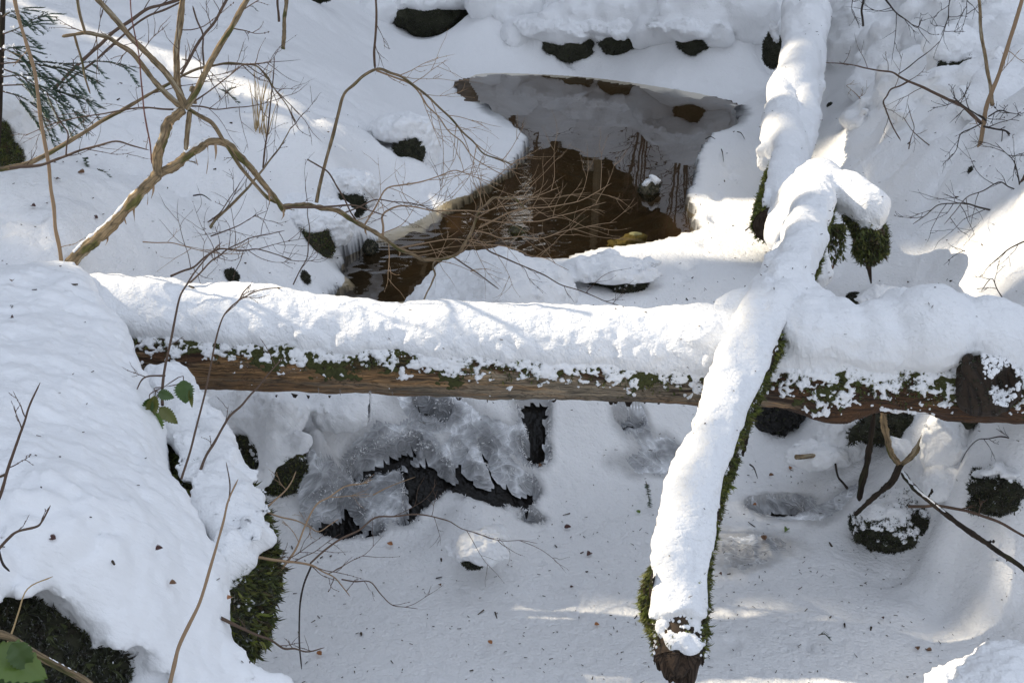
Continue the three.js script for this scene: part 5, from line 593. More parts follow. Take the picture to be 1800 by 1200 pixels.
  { const o = scene.children.find((c) => c.name === 'shrub'), r = rng(571); for (const [x, y, l] of [[232, 352, 40], [255, 330, 26], [185, 408, 22], [362, 249, 52], [376, 250, 30], [299, 213, 24], [281, 255, 18], [470, 331, 26], [495, 366, 18], [215, 374, 18], [340, 265, 22], [266, 316, 30], [412, 266, 20], [640, 397, 16], [700, 436, 14]]) { const p = atD(x + 2, y + 3, 4.66 - 0.012 + (x > 560 ? 0.45 : x > 400 ? 0.15 : 0)), L = l / 500, P = [p, p.clone().add(V(0.004 * (r() - .3), -L * 0.5, 0.01 * r())), p.clone().add(V(0.02 * (r() - .6), -L, 0.012 * (r() - .3)))], g = new THREE.PlaneGeometry(1, 1, 3, 8), A = g.getAttribute('position'), cv = new THREE.CatmullRomCurve3(P); for (let k = 0; k < A.count; k++) { const t = 0.5 - A.getY(k), c = cv.getPoint(t), w = (0.009 * (1 - t) + 0.002) * A.getX(k) * (1 + 0.4 * noise(t * 5, x, 2)); A.setXYZ(k, c.x + w * Math.cos(t * 2 + x), c.y + w * 0.3, c.z + w * Math.sin(t * 2 + x)); } g.computeVertexNormals(); part(o, 'bark_flap', g, M.twigTan); } }
  plant('branch', 'long thin bough crossing behind the forked shrub from the left edge', 'branch', [
    { p: [[-14, 300], [45, 290], [92, 264], [180, 212], [270, 160], [350, 121], [402, 108], [450, 116], [500, 182], [520, 215]], D: [4.4, 5.2], r: [0.0085, 0.0016], m: T, side: [8, 0.2, 0.002, [0.3, -0.3], 0.4, 1], tm: tw },
    { p: [[-10, 299], [70, 290], [116, 274], [142, 262], [205, 247], [262, 264]], D: 4.45, r: [0.006, 0.002], m: tw, side: [4, 0.12, 0.0016] }, { p: [[115, 274], [118, 235], [98, 195], [80, 160]], D: 4.45, r: [0.0032, 0.0015], m: tw, side: [3, 0.1, 0.0014] }]);
  plant('branch', 'dark dead bough leaning behind the shrub towards the top edge', 'branch', [{ p: [[95, 155], [145, 103], [200, 55], [260, 15], [330, -6]], D: [5.3, 5.6], r: [0.007, 0.006], m: M.twigBrown, side: [6, 0.2, 0.0022, [0.2, 0.3]] }, { p: [[105, 155], [190, 85], [260, 28], [320, 2]], D: [5.4, 5.7], r: [0.0045, 0.004], m: M.twigBrown, side: [3, 0.16, 0.002] }]);
  plant('sapling', 'straight tan sapling stem at the far left crossing in front of the spruce twigs', 'sapling', [{ n: 'stem', p: [[22, -14], [60, 125], [78, 262], [93, 365], [108, 466]], D: [4.4, 4.5], r: [0.0055, 0.0065], m: M.twigTan, side: [2, 0.1, 0.0016] }]);
  plant('twig', 'thin red upright shoot left of the shrub fork', 'twig', [{ n: 'stem', p: [[228, -10], [235, 60], [246, 135], [256, 225], [266, 288]], D: 4.62, r: [0.0022, 0.003], m: M.twigRed }]);
  plant('sapling', 'young grey stem standing in the snow at the top edge', 'sapling', [{ n: 'stem', p: [[497, 96], [499, 50], [503, -10]], D: 9.0, r: [0.013, 0.012], m: M.tan }, { p: [[490, 38], [488, 10], [487, -8]], D: 9.1, r: [0.008, 0.007], m: M.twigBrown }]);
  plant('sapling', 'slim grey stem slanting up to the top edge right of the fork', 'sapling', [{ n: 'stem', p: [[318, 130], [345, 80], [376, 40], [402, -8]], D: [5.6, 5.9], r: [0.006, 0.006], m: M.twigBrown, side: [3, 0.2, 0.002] }, { p: [[358, 115], [356, 60], [338, 10]], D: 5.7, r: [0.004, 0.0035], m: M.twigBrown }]);
  plant('twig', 'upright budded twig standing right of the shrub fork', 'twig', [{ n: 'stem', p: [[462, 295], [470, 230], [478, 160], [482, 98]], D: 5.3, r: [0.004, 0.0016], m: M.twigBrown, side: [3, 0.12, 0.0015] }]);
  plant('branch', 'grey broken branch lying up the left slope between shrub and stream', 'branch', [{ p: [[357, 416], [380, 385], [425, 340], [448, 315], [490, 262], [512, 222]], D: [5.4, 5.9], r: [0.007, 0.0025], m: M.tan, side: [5, 0.16, 0.002, [0.2, 0.2]], tm: tw }, { p: [[348, 402], [385, 375], [420, 325]], D: 5.5, r: [0.003, 0.002], m: tw, side: [3, 0.1, 0.0015] }]);
  plant('twig', 'tangle of dry twigs sticking out of the snow above the level trunk', 'twig', [{ p: [[300, 485], [340, 470], [385, 438], [450, 440], [512, 456]], D: [4.6, 5.0], r: [0.004, 0.002], m: tw, side: [9, 0.18, 0.0017, [0, 0.2], 0.1, 1] }, { p: [[330, 500], [370, 460], [400, 436], [440, 418], [500, 405]], D: [4.55, 4.9], r: [0.0034, 0.0015], m: tw, side: [8, 0.18, 0.0015, [0.1, 0.2], 0.1, 1] }, { p: [[250, 425], [300, 428], [360, 440], [430, 446]], D: 4.8, r: [0.0022, 0.001], m: M.twigTan, side: [6, 0.12, 0.0012] }, { p: [[515, 500], [540, 450], [545, 400], [536, 328]], D: 5.5, r: [0.0028, 0.0012], m: tw, side: [2, 0.14, 0.0014] }, { p: [[370, 415], [420, 395], [470, 370]], D: 5.2, r: [0.003, 0.0012], m: tw, side: [5, 0.14, 0.0014, [.1, .1], .1, 1] }]);
}
// stems standing on the near bank and in front of the level trunk
plant('bramble', 'bramble stem with a cluster of dark green leaves before the left end of the trunk', 'bramble', [{ n: 'stem', p: [[285, 712], [288, 660], [302, 590], [316, 520], [340, 480], [390, 425]], D: [3.55, 4.0], r: [0.0042, 0.002], m: M.twigBrown, side: [2, 0.06, 0.0016] }, { p: [[290, 660], [255, 662], [240, 685], [232, 708]], D: 3.55, r: [0.0028, 0.0014], m: M.twigBrown, side: [2, 0.05, 0.0014] }]);
plant('twig', 'thin brown twig leaning across the trunk with a forked top', 'twig', [{ n: 'stem', p: [[318, 842], [345, 750], [372, 640], [390, 560], [420, 525], [440, 500]], D: [3.2, 3.7], r: [0.0034, 0.0016], m: M.twigBrown, side: [3, 0.10, 0.0014, [0.4, 0.3], 0.6] }, { p: [[420, 527], [450, 512], [498, 505]], D: 3.7, r: [0.002, 0.001], m: M.twigBrown }]);
plant('twig', 'slanting grey twig from the bank edge up to the trunk underside', 'twig', [{ n: 'stem', p: [[332, 884], [362, 800], [405, 728], [455, 680], [497, 628]], D: [3.25, 3.9], r: [0.0048, 0.002], m: M.twigBrown, side: [4, 0.07, 0.0015] }]);
plant('twig', 'bare shoot with a forked bud tip rising from the bottom edge at left', 'twig', [{ n: 'stem', p: [[296, 1210], [312, 1140], [350, 1060], [382, 950], [401, 880], [418, 842]], D: [2.5, 2.8], r: [0.0052, 0.0018], m: M.twigTan }, { p: [[402, 880], [404, 850], [397, 812]], D: 2.8, r: [0.0018, 0.0012], m: M.twigBrown }]);
plant('twig', 'long bent twig reaching from the bank edge to the icefall', 'twig', [{ n: 'stem', p: [[358, 930], [420, 914], [462, 898], [500, 866], [520, 828]], D: [3.2, 3.6], r: [0.0042, 0.0015], m: M.twigTan, side: [3, 0.08, 0.0014] }, { p: [[462, 898], [520, 920], [560, 935], [595, 912]], D: [3.35, 3.5], r: [0.0026, 0.001], m: M.twigTan, side: [2, 0.07, 0.0012] }]);
plant('twig', 'spreading twig over the ice with drooping fine tips', 'twig', [{ n: 'stem', p: [[406, 988], [450, 985], [500, 983], [550, 990], [588, 1012], [615, 1048]], D: [3.05, 3.3], r: [0.005, 0.0012], m: M.twigTan, side: [8, 0.14, 0.0015, [0.2, -0.1], 0.25, 1], tm: M.twigBrown }, { p: [[548, 992], [534, 1025], [526, 1085], [530, 1176]], D: [3.2, 3.1], r: [0.003, 0.002], m: M.twigDark }, { p: [[600, 1018], [650, 1020], [690, 1060], [735, 1070]], D: 3.3, r: [0.002, 0.0008], m: M.twigBrown, side: [3, 0.1, 0.001, [0.3, 0]] }]);
plant('twig', 'thin arching twig curving across the ice below the icefall', 'twig', [{ n: 'stem', p: [[462, 1050], [520, 965], [556, 890], [605, 852], [655, 842]], D: [3.1, 3.6], r: [0.0036, 0.0012], m: M.twigTan, side: [3, 0.1, 0.0014] }, { p: [[545, 990], [600, 945], [660, 908], [725, 903], [790, 918], [860, 945], [945, 955]], D: [3.25, 3.8], r: [0.003, 0.0008], m: M.twigBrown, side: [7, 0.14, 0.0011, [0.4, 0.2], 0.3, 1] }, { p: [[655, 870], [700, 852], [730, 838]], D: 3.6, r: [0.0018, 0.0008], m: M.twigTan }]);
plant('twig', 'low dark twig lying out from the foot of the near bank', 'twig', [{ n: 'stem', p: [[388, 1086], [450, 1112], [500, 1134], [540, 1146], [570, 1138]], D: [2.8, 3.0], r: [0.004, 0.0015], m: M.twigBrown, side: [4, 0.05, 0.0013] }]);
plant('twig', 'budded shoot rising at the left edge over the snow bank', 'twig', [{ n: 'stem', p: [[-8, 890], [8, 830], [30, 768], [52, 712], [70, 672]], D: 2.55, r: [0.004, 0.0016], m: M.twigBrown, side: [3, 0.05, 0.0014, [0, 0.4]] }]);
plant('twig', 'crooked twig low at the left edge over the snow bank', 'twig', [{ n: 'stem', p: [[-8, 970], [14, 948], [28, 934], [58, 931], [74, 915], [88, 888]], D: 2.45, r: [0.0036, 0.0014], m: M.twigBrown, side: [2, 0.03, 0.0012] }, { p: [[-4, 966], [8, 985], [16, 1004]], D: 2.45, r: [0.003, 0.002], m: M.twigDark }]);
plant('branch', 'grey stick with snow on it across the dark hollow at the lower left corner', 'branch', [{ n: 'stem', p: [[-12, 1112], [18, 1118], [48, 1138], [100, 1164], [165, 1206]], D: [1.98, 2.05], r: [0.0075, 0.006], m: M.tan, snow: [0.55, 0.95] }]);
plant('twig', 'thin straw bending over the dark hollow at lower left', 'twig', [{ n: 'stem', p: [[8, 1140], [30, 1080], [45, 1040], [92, 1013]], D: 2.3, r: [0.002, 0.0012], m: M.dryGrass }]);
// right bank
plant('sapling', 'tall tan sapling leaning to the right edge with dark bud twigs at its foot', 'sapling', [{ n: 'stem', p: [[1714, 308], [1719, 265], [1735, 190], [1762, 110], [1800, -10]], D: [6.2, 6.0], r: [0.0105, 0.008], m: M.twigTan, side: [4, 0.12, 0.002, [0.2, 0]] }, { p: [[1745, 185], [1742, 150], [1728, 70], [1721, -10]], D: [6.2, 6.4], r: [0.009, 0.007], m: M.tan }, { p: [[1730, 222], [1772, 232], [1795, 260], [1815, 310]], D: 6.0, r: [0.005, 0.002], m: M.twigDark, side: [12, 0.28, 0.0022, [-0.3, -0.5], 0.05, 1] }, { p: [[1728, 216], [1690, 235], [1680, 262], [1665, 284]], D: 6.0, r: [0.003, 0.0015], m: M.twigDark, side: [3, 0.1, 0.0016] }, { p: [[1735, 212], [1700, 190], [1675, 170]], D: 6.1, r: [0.004, 0.0015], m: M.twigDark, side: [8, 0.12, 0.0022, [0, 0.2], 0.1, 1] }, { p: [[1738, 205], [1760, 195], [1790, 200]], D: 6.1, r: [0.003, 0.0015], m: M.twigDark, side: [4, 0.1, 0.002] }]);
plant('branch', 'arching brown branch on the right slope with a hooked side shoot', 'branch', [{ p: [[1725, 216], [1690, 185], [1640, 161], [1597, 143], [1570, 127], [1502, 115], [1452, 110]], D: [6.2, 6.9], r: [0.0085, 0.002], m: M.twigBrown, side: [8, 0.16, 0.0018, [-0.1, 0.2]] }, { p: [[1597, 143], [1566, 156], [1553, 178], [1562, 205], [1584, 247]], D: [6.55, 6.7], r: [0.0045, 0.003], m: M.twigBrown, side: [3, 0.12, 0.0016] }, { p: [[1580, 130], [1615, 105], [1655, 70]], D: 6.6, r: [0.003, 0.0014], m: M.twigDark }]);
plant('twig', 'small upright twigs in the snow hollow left of the tall sapling', 'twig', [{ p: [[1638, 258], [1605, 230], [1588, 205]], D: 6.5, r: [0.003, 0.0016], m: M.twigBrown, side: [3, 0.08, 0.0014] }, { p: [[1598, 262], [1608, 225], [1596, 182]], D: 6.6, r: [0.0026, 0.0014], m: M.twigBrown }]);
plant('shrub', 'dark many-twigged bush at the right edge above the level trunk', 'shrub', [{ n: 'stem', p: [[1776, 410], [1782, 370], [1794, 330], [1812, 290]], D: 5.4, r: [0.009, 0.006], m: M.twigBrown, rough: 1.2 }, { p: [[1780, 385], [1740, 368], [1700, 358], [1650, 360], [1605, 394]], D: [5.4, 5.5], r: [0.0042, 0.0016], m: M.twigDark, side: [8, 0.18, 0.0017, [-0.3, -0.3], 0.1, 1] }, { p: [[1788, 350], [1750, 385], [1715, 420], [1688, 455]], D: [5.4, 5.3], r: [0.0036, 0.0012], m: M.twigDark, side: [7, 0.16, 0.0016, [-0.1, -0.3], 0.1, 1] }, { p: [[1792, 335], [1760, 320], [1700, 345], [1660, 395]], D: 5.4, r: [0.003, 0.0012], m: M.twigDark, side: [7, 0.16, 0.0016, [-0.3, -0.2], 0.1, 1] }, { p: [[1794, 330], [1780, 280], [1750, 250]], D: 5.4, r: [0.003, 0.0012], m: M.twigDark, side: [7, 0.16, 0.0016, [-0.2, 0], 0.1, 1] }]);
plant('twig', 'dark twigs entering at the right edge just above the trunk snow', 'twig', [{ p: [[1812, 420], [1775, 440], [1745, 462]], D: 4.9, r: [0.0034, 0.0014], m: M.twigDark, side: [3, 0.08, 0.0014] }, { p: [[1764, 525], [1745, 490], [1725, 512]], D: 4.7, r: [0.0026, 0.0012], m: M.twigDark, side: [3, 0.08, 0.0013, [-.4, 0]] }]);
plant('twig', 'hanging dark budded twigs at the top edge right of the upper trunk', 'twig', [{ p: [[1552, -8], [1575, 22], [1612, 47], [1622, 30]], D: 7.2, r: [0.0052, 0.002], m: M.twigDark, side: [7, 0.2, 0.002, [-0.1, -0.2]] }, { p: [[1518, 46], [1516, 20], [1520, -8]], D: 7.9, r: [0.006, 0.006], m: M.twigDark }, { p: [[1672, -8], [1668, 30], [1655, 62]], D: 6.9, r: [0.003, 0.0014], m: M.twigDark, side: [6, 0.14, 0.002, [0.2, -0.3]] }, { p: [[1702, -8], [1700, 20], [1695, 42]], D: 6.9, r: [0.002, 0.0014], m: M.twigDark, side: [4, 0.1, 0.002, [0, -0.4]] }, { p: [[1500, -6], [1498, 12], [1498, 20]], D: 7.9, r: [0.003, 0.001], m: M.twigDark, side: [3, 0.08, 0.002, [0, -0.4]] }]);
plant('twig', 'small dry twig lying on the snow right of the upper trunk', 'twig', [{ p: [[1523, 188], [1505, 165], [1488, 150]], D: 8.2, r: [0.003, 0.0014], m: M.twigTan, side: [4, 0.1, 0.0016] }]);
plant('branch', 'dark mossy branch slanting down to the right edge below the trunk', 'branch', [{ n: 'stem', p: [[1588, 832], [1615, 862], [1660, 900], [1712, 938], [1762, 975], [1815, 1012]], D: [4.3, 3.75], r: [0.0095, 0.0075], m: M.bark, rough: 1.2, snow: [0.0, 0.42], side: [3, 0.03, 0.004] }]);
plant('branch', 'thinner brown branch just above the slanting mossy branch', 'branch', [{ n: 'stem', p: [[1598, 890], [1650, 886], [1705, 898], [1760, 920], [1815, 950]], D: [4.2, 3.85], r: [0.0052, 0.004], m: M.twigBrown, side: [2, 0.06, 0.002] }]);
plant('stick', 'broken brown stick standing upright below the trunk', 'stick', [{ n: 'stem', p: [[1537, 728], [1531, 770], [1522, 830], [1511, 880]], D: [4.6, 4.62], r: [0.008, 0.014], m: M.bark, rough: 1.8 }]);
plant('root', 'forked mossy root with snow under the right end of the trunk', 'root', [{ n: 'stem', p: [[1554, 715], [1557, 750], [1566, 790], [1583, 818]], D: [4.55, 4.5], r: [0.011, 0.012], m: M.tan, rough: 1.4, snow: [0, 0.5] }, { p: [[1650, 728], [1628, 765], [1604, 800], [1583, 818]], D: [4.5, 4.5], r: [0.014, 0.010], m: M.tan, rough: 1.4, snow: [0, 0.45] }, { p: [[1583, 816], [1572, 848], [1540, 872], [1502, 906]], D: [4.5, 4.4], r: [0.012, 0.008], m: M.bark, rough: 1.4 }]);
plant('stick', 'short cut stick end poking from the snow-covered root', 'stick', [{ n: 'stem', p: [[1455, 799], [1425, 801], [1398, 803]], D: [4.85, 4.75], r: [0.0085, 0.009], m: M.tan }]);
plant('stick', 'small dark stick with a bud leaning at the snow heap foot', 'stick', [{ n: 'stem', p: [[1469, 815], [1474, 838], [1484, 852], [1496, 866]], D: 4.75, r: [0.004, 0.005], m: M.twigDark, side: [1, 0.03, 0.002] }]);
plant('twig', 'dark forked twig below the trunk at the right edge', 'twig', [{ p: [[1690, 812], [1700, 790], [1722, 775], [1760, 768], [1812, 772]], D: 4.2, r: [0.0012, 0.003], m: M.twigDark, side: [3, 0.07, 0.0012, [-0.3, -0.3]] }, { p: [[1790, 772], [1792, 740], [1796, 715]], D: 4.2, r: [0.0022, 0.001], m: M.twigDark, side: [2, 0.05, 0.0012] }]);
for (const [a, b, c, d, l] of [[1240, 250, 1258, 248, 'thin twig stuck in the ice at the pool edge, curved'], [1296, 237, 1310, 249, 'short twig lying on the ice right of the pool'], [1340, 236, 1352, 250, 'short twig beside the upper trunk on the ice'], [1268, 268, 1272, 288, 'tiny upright twig on the ice right of the pool'], [1310, 412, 1334, 402, 'small bent twig before the broken end of the upper trunk'], [1318, 824, 1332, 846, 'thin dark twig on the ice right of the leaning log'], [340, 352, 372, 358, 'short dark twig lying on the left snow slope']]) { const p = onBase(a, b).add(V(0, 0.02, 0)), q = onBase(c, d).add(V(0, 0.012, 0)), o = thing('twig', l, 'twig', p); part(o, 'stem', tube([p, p.clone().lerp(q, 0.5).add(V(0, 0.015, 0)), q], 0.0035, 0.002, 5, 8, 1).g, M.twigDark); }

// bushes on the steep far banks just above the frame: the pool mirrors them
for (const [x0, D, l] of [[905, 12.4, 'dark bush on the far bank left of the pool axis, seen mirrored'], [960, 12.8, 'dark bush on the far bank near the pool axis, seen mirrored'], [1150, 12.6, 'dark bush on the far bank right of the pool axis, seen mirrored'], [1215, 12.0, 'dark bush low on the right far bank, seen mirrored'], [1275, 11.6, 'dark bush beside the upper trunk on the far bank, seen mirrored']]) { const r = rng(Math.round(x0)), st = []; for (let i = 0; i < 5; i++) { const a = (r() - .5) * 50; st.push({ p: [[x0 + a * 0.3, -60], [x0 + a * 0.7, -130 - 40 * r()], [x0 + a, -190 - 70 * r()], [x0 + a * 1.8, -260 - 90 * r()]], D: D + r() * 0.3, r: [0.014, 0.004], m: M.twigBrown, side: [8, 0.35, 0.004, [0, 0.2], 0.1, 1] }); } plant('shrub', l, 'shrub', st); }

// ───────── small things: leaves, spruce twigs, grass, litter on the snow ─────────
function leafGeo(len, w, fold, droop, saw, seed) { // a leaf along +x, midrib folded, edge toothed
  const nx = 36, ny = 8, pos = [], idx = []; for (let i = 0; i <= nx; i++) for (let j = 0; j <= ny; j++) { const t = i / nx, s = j / ny * 2 - 1, W = w * Math.pow(Math.sin(Math.PI * Math.min(1, Math.pow(t, 0.72))), 0.85) * (1 + saw * (i % 4 < 2 ? 1 : -1) * Math.abs(s) ** 3) + 0.0004; pos.push(t * len, Math.abs(s) * W * fold - droop * len * t * t + 0.05 * W * Math.sin(t * 22) * Math.abs(s) + 0.06 * len * noise(t * 2, s, seed), s * W); }
  for (let i = 0; i < nx; i++) for (let j = 0; j < ny; j++) { const a = i * (ny + 1) + j, b = a + 1, c = a + ny + 1, d = c + 1; idx.push(a, b, c, b, d, c); }
  const g = new THREE.BufferGeometry(); g.setAttribute('position', new THREE.Float32BufferAttribute(pos, 3)); g.setIndex(idx); g.computeVertexNormals(); return g;
}
const leafMat = (r, g, b) => phys({ color: new THREE.Color().setRGB(r, g, b), roughness: 0.42, transmission: 0.25, thickness: 0, side: THREE.DoubleSide });
M.leafGreen = leafMat(0.12, 0.19, 0.03); M.leafDark = leafMat(0.06, 0.11, 0.022); M.leafRed = leafMat(0.13, 0.14, 0.03); M.leafBrown = leafMat(0.16, 0.075, 0.03); M.leafOrange = leafMat(0.36, 0.15, 0.05); M.leafDeep = leafMat(0.07, 0.022, 0.014);
const aim = (g, p, along, face) => { const x = along.clone().normalize(), y = face.clone().addScaledVector(x, -face.dot(x)).normalize(), z = x.clone().cross(y); g.applyMatrix4(new THREE.Matrix4().makeBasis(x, y, z).setPosition(p)); return g; };
{
  const br = scene.children.find((o) => o.name === 'bramble');
  for (const [x, y, dx, dy, l, w, fold, m, f] of [[272, 695, -0.28, -1, .062, .016, 1.0, 'leafRed', .6], [278, 690, 0.95, -0.3, .040, .014, .5, 'leafDark', 1], [322, 668, 0.02, -1, .062, .024, .35, 'leafDark', 1], [266, 722, 0.16, -1, .070, .024, .4, 'leafGreen', 1], [280, 716, 0.75, -0.75, .060, .016, .45, 'leafRed', 1], [334, 682, 0.02, -1, .052, .006, 1.4, 'leafRed', .4], [262, 700, -0.2, -1, .05, .014, .6, 'leafDark', .8]]) { const p = atD(x, y, 3.5); part(br, 'leaf', aim(leafGeo(l * 1.1, w * 1.05, fold, 0.12, 0.1, x), p, V(dx, dy, 0.12), V(0.15, 0.35 * f, 0.9)), M[m]); part(br, 'leaf_stalk', tube([p, p.clone().add(V(-dx * 0.012, 0.012, 0)), atD(287, 680, 3.53)], 0.0013, 0.0016, 5, 6).g, M.twigBrown); }
  const c = atD(15, 1205, 1.98), o = thing('bramble', 'big green leaves at the very bottom left corner', 'bramble', c); for (const [x, y, dx, dy, l, w, m] of [[-20, 1150, 1, -0.35, .10, .034, 'leafGreen'], [-15, 1185, 1, -0.12, .09, .030, 'leafDark'], [20, 1130, 0.5, -1, .06, .02, 'leafDark']]) part(o, 'leaf', aim(leafGeo(l, w, 0.35, 0.2, 0.07, y), atD(x, y, 1.97), V(dx, dy, 0.1), V(0.1, 0.8, 0.55)), M[m]);
}
// young spruce at the left edge: branch parts with needle parts
const needleGeo = (() => { const g = new THREE.ConeGeometry(0.085, 1, 3, 1); g.translate(0, 0.5, 0); return g; })();
M.needleGreen = std({ color: 0xffffff, roughness: 0.6 });
function needleTwig(parent, P, r0, seed, dens, col) { // a twig with needles combed to both sides
  const t = tube(P, r0, r0 * 0.4, 5, 14, 0.5, seed), r = rng(seed), pl = []; const m = part(parent, 'branch', t.g, M.twigBrown); const L = t.cv.getLength(), n = Math.round(L * dens);
  for (let i = 0; i < n; i++) { const u = 0.12 + 0.88 * r(), T = t.cv.getTangent(u), s = V(0, 1, 0).cross(T).normalize(), up = T.clone().cross(s), a = (r() < 0.5 ? -1 : 1) * (0.7 + 0.5 * r()); pl.push([t.cv.getPoint(u), T.clone().multiplyScalar(0.75).addScaledVector(s, Math.sin(a)).addScaledVector(up, Math.cos(a) * 0.5).normalize()]); }
  const b = V(); for (let q = m; q && q !== scene; q = q.parent) b.add(q.position); const im = new THREE.InstancedMesh(needleGeo, M.needleGreen, pl.length), o = new THREE.Object3D(), c = new THREE.Color(); pl.forEach(([p, d], i) => { o.position.copy(p).sub(b); o.quaternion.setFromUnitVectors(V(0, 1, 0), d); o.scale.setScalar(0.012 + 0.007 * r()); o.updateMatrix(); im.setMatrixAt(i, o.matrix); const k = 0.6 + 0.8 * r(); im.setColorAt(i, c.setRGB(col[0] * k, col[1] * k, col[2] * k)); }); im.name = 'needles'; im.userData.kind = 'stuff'; im.castShadow = im.receiveShadow = true; m.add(im); return t;
}
{
  const o = thing('young_spruce', 'snow-dusted young spruce reaching in from the left edge behind the tan sapling', 'spruce', atD(-4, 180, 4.95)), r = rng(601);
  part(o, 'trunk', tube([atD(-6, 260, 4.95), atD(0, 130, 4.97), atD(3, 40, 5.0), atD(5, -20, 5.02)], 0.012, 0.009, 9, 16, 0.8, 4).g, M.bark);
  for (const rows of [[[0, 112], [60, 108], [120, 112], [180, 108], [244, 120]], [[2, 100], [60, 112], [120, 122], [180, 146]], [[2, 150], [60, 150], [110, 163], [165, 178]], [[2, 120], [50, 140], [100, 178], [150, 206]], [[4, 60], [30, 50], [55, 36], [80, 22]], [[3, 90], [20, 84], [48, 95]], [[2, 135], [40, 132], [90, 138], [135, 158]], [[3, 160], [40, 172], [80, 200], [125, 212]], [[4, 30], [20, 20], [44, 22]]]) {
    const D = 4.75 + 0.2 * r(), P = rows.map(([a, b], i) => atD(a, b, D + 0.03 * i)), t = needleTwig(o, P, 0.0028, 610 + Math.floor(r() * 1e4), 520, [0.055, 0.095, 0.055]);
    for (let i = 0; i < 9; i++) { const u = 0.15 + 0.8 * (i + r() * 0.6) / 9, c = t.cv.getPoint(u), T = t.cv.getTangent(u), s = i % 4 < 2 ? 1 : -1, l = 0.05 + 0.10 * (1 - u) + 0.03 * r(); const d = T.clone().multiplyScalar(0.8).add(V(0, -0.25 - 0.25 * (s > 0), 0)).add(V(0, 0, s * 0.6)); needleTwig(o, [c, c.clone().addScaledVector(d, l * 0.5), c.clone().addScaledVector(d, l).add(V(0, -0.012, 0))], 0.0014, 700 + Math.floor(r() * 1e4), 850, [0.05, 0.095, 0.055]); }
    const sn = []; for (let i = 0; i < 26; i++) { const u = r(); sn.push([t.cv.getPoint(u).add(V((r() - .5) * .03, 0.008, (r() - .5) * .04)), V(0, 1, 0)]); } many(o, 'snow_crumbs', crumbGeo, M.crumb, sn, 620 + Math.floor(r() * 1e4), [0.002, 0.0075]);
  }
  for (const [a, b, c, d, l] of [[172, 310, 200, 332, 'fallen green spruce sprig lying on the left slope'], [384, 165, 420, 190, 'spruce sprig poking out of the snow right of the fork'], [395, 178, 412, 162, 'tiny upright spruce sprig beside the fork'], [150, 290, 154, 305, 'tiny spruce sprig standing in the snow on the left'], [438, 18, 452, 26, 'small dark spruce sprig on the snow near the top edge'], [1438, 1130, 1458, 1134, 'small green sprig lying on the ice at lower right'], [1135, 858, 1142, 902, 'green sprig against the snow heap below the trunk']]) { const p = onBase(a, b).add(V(0, 0.03, 0)), q = onBase(c, d).add(V(0, 0.025, 0)); needleTwig(thing('spruce_sprig', l, 'sprig', p), [p, p.clone().lerp(q, 0.5).add(V(0, 0.01, 0)), q], 0.0018, 640 + a, 600, [0.035, 0.065, 0.03]); }
}
{ // dry grass tuft on the left slope
  const b = onBase(455, 235), o = thing('grass_tuft', 'tuft of pale dry grass in the snow on the left slope', 'grass', b), r = rng(651); for (let i = 0; i < 16; i++) { const e = V((r() - .5) * .22, 0.18 + 0.2 * r(), (r() - .5) * .1), p = b.clone().add(V((r() - .5) * .08, -0.02, (r() - .5) * .04)); part(o, 'blade', tube([p, p.clone().add(e.clone().multiplyScalar(.55)).add(V(0, 0.03, 0)), p.clone().add(e)], 0.0026, 0.0008, 4, 8).g, M.dryGrass); }
}
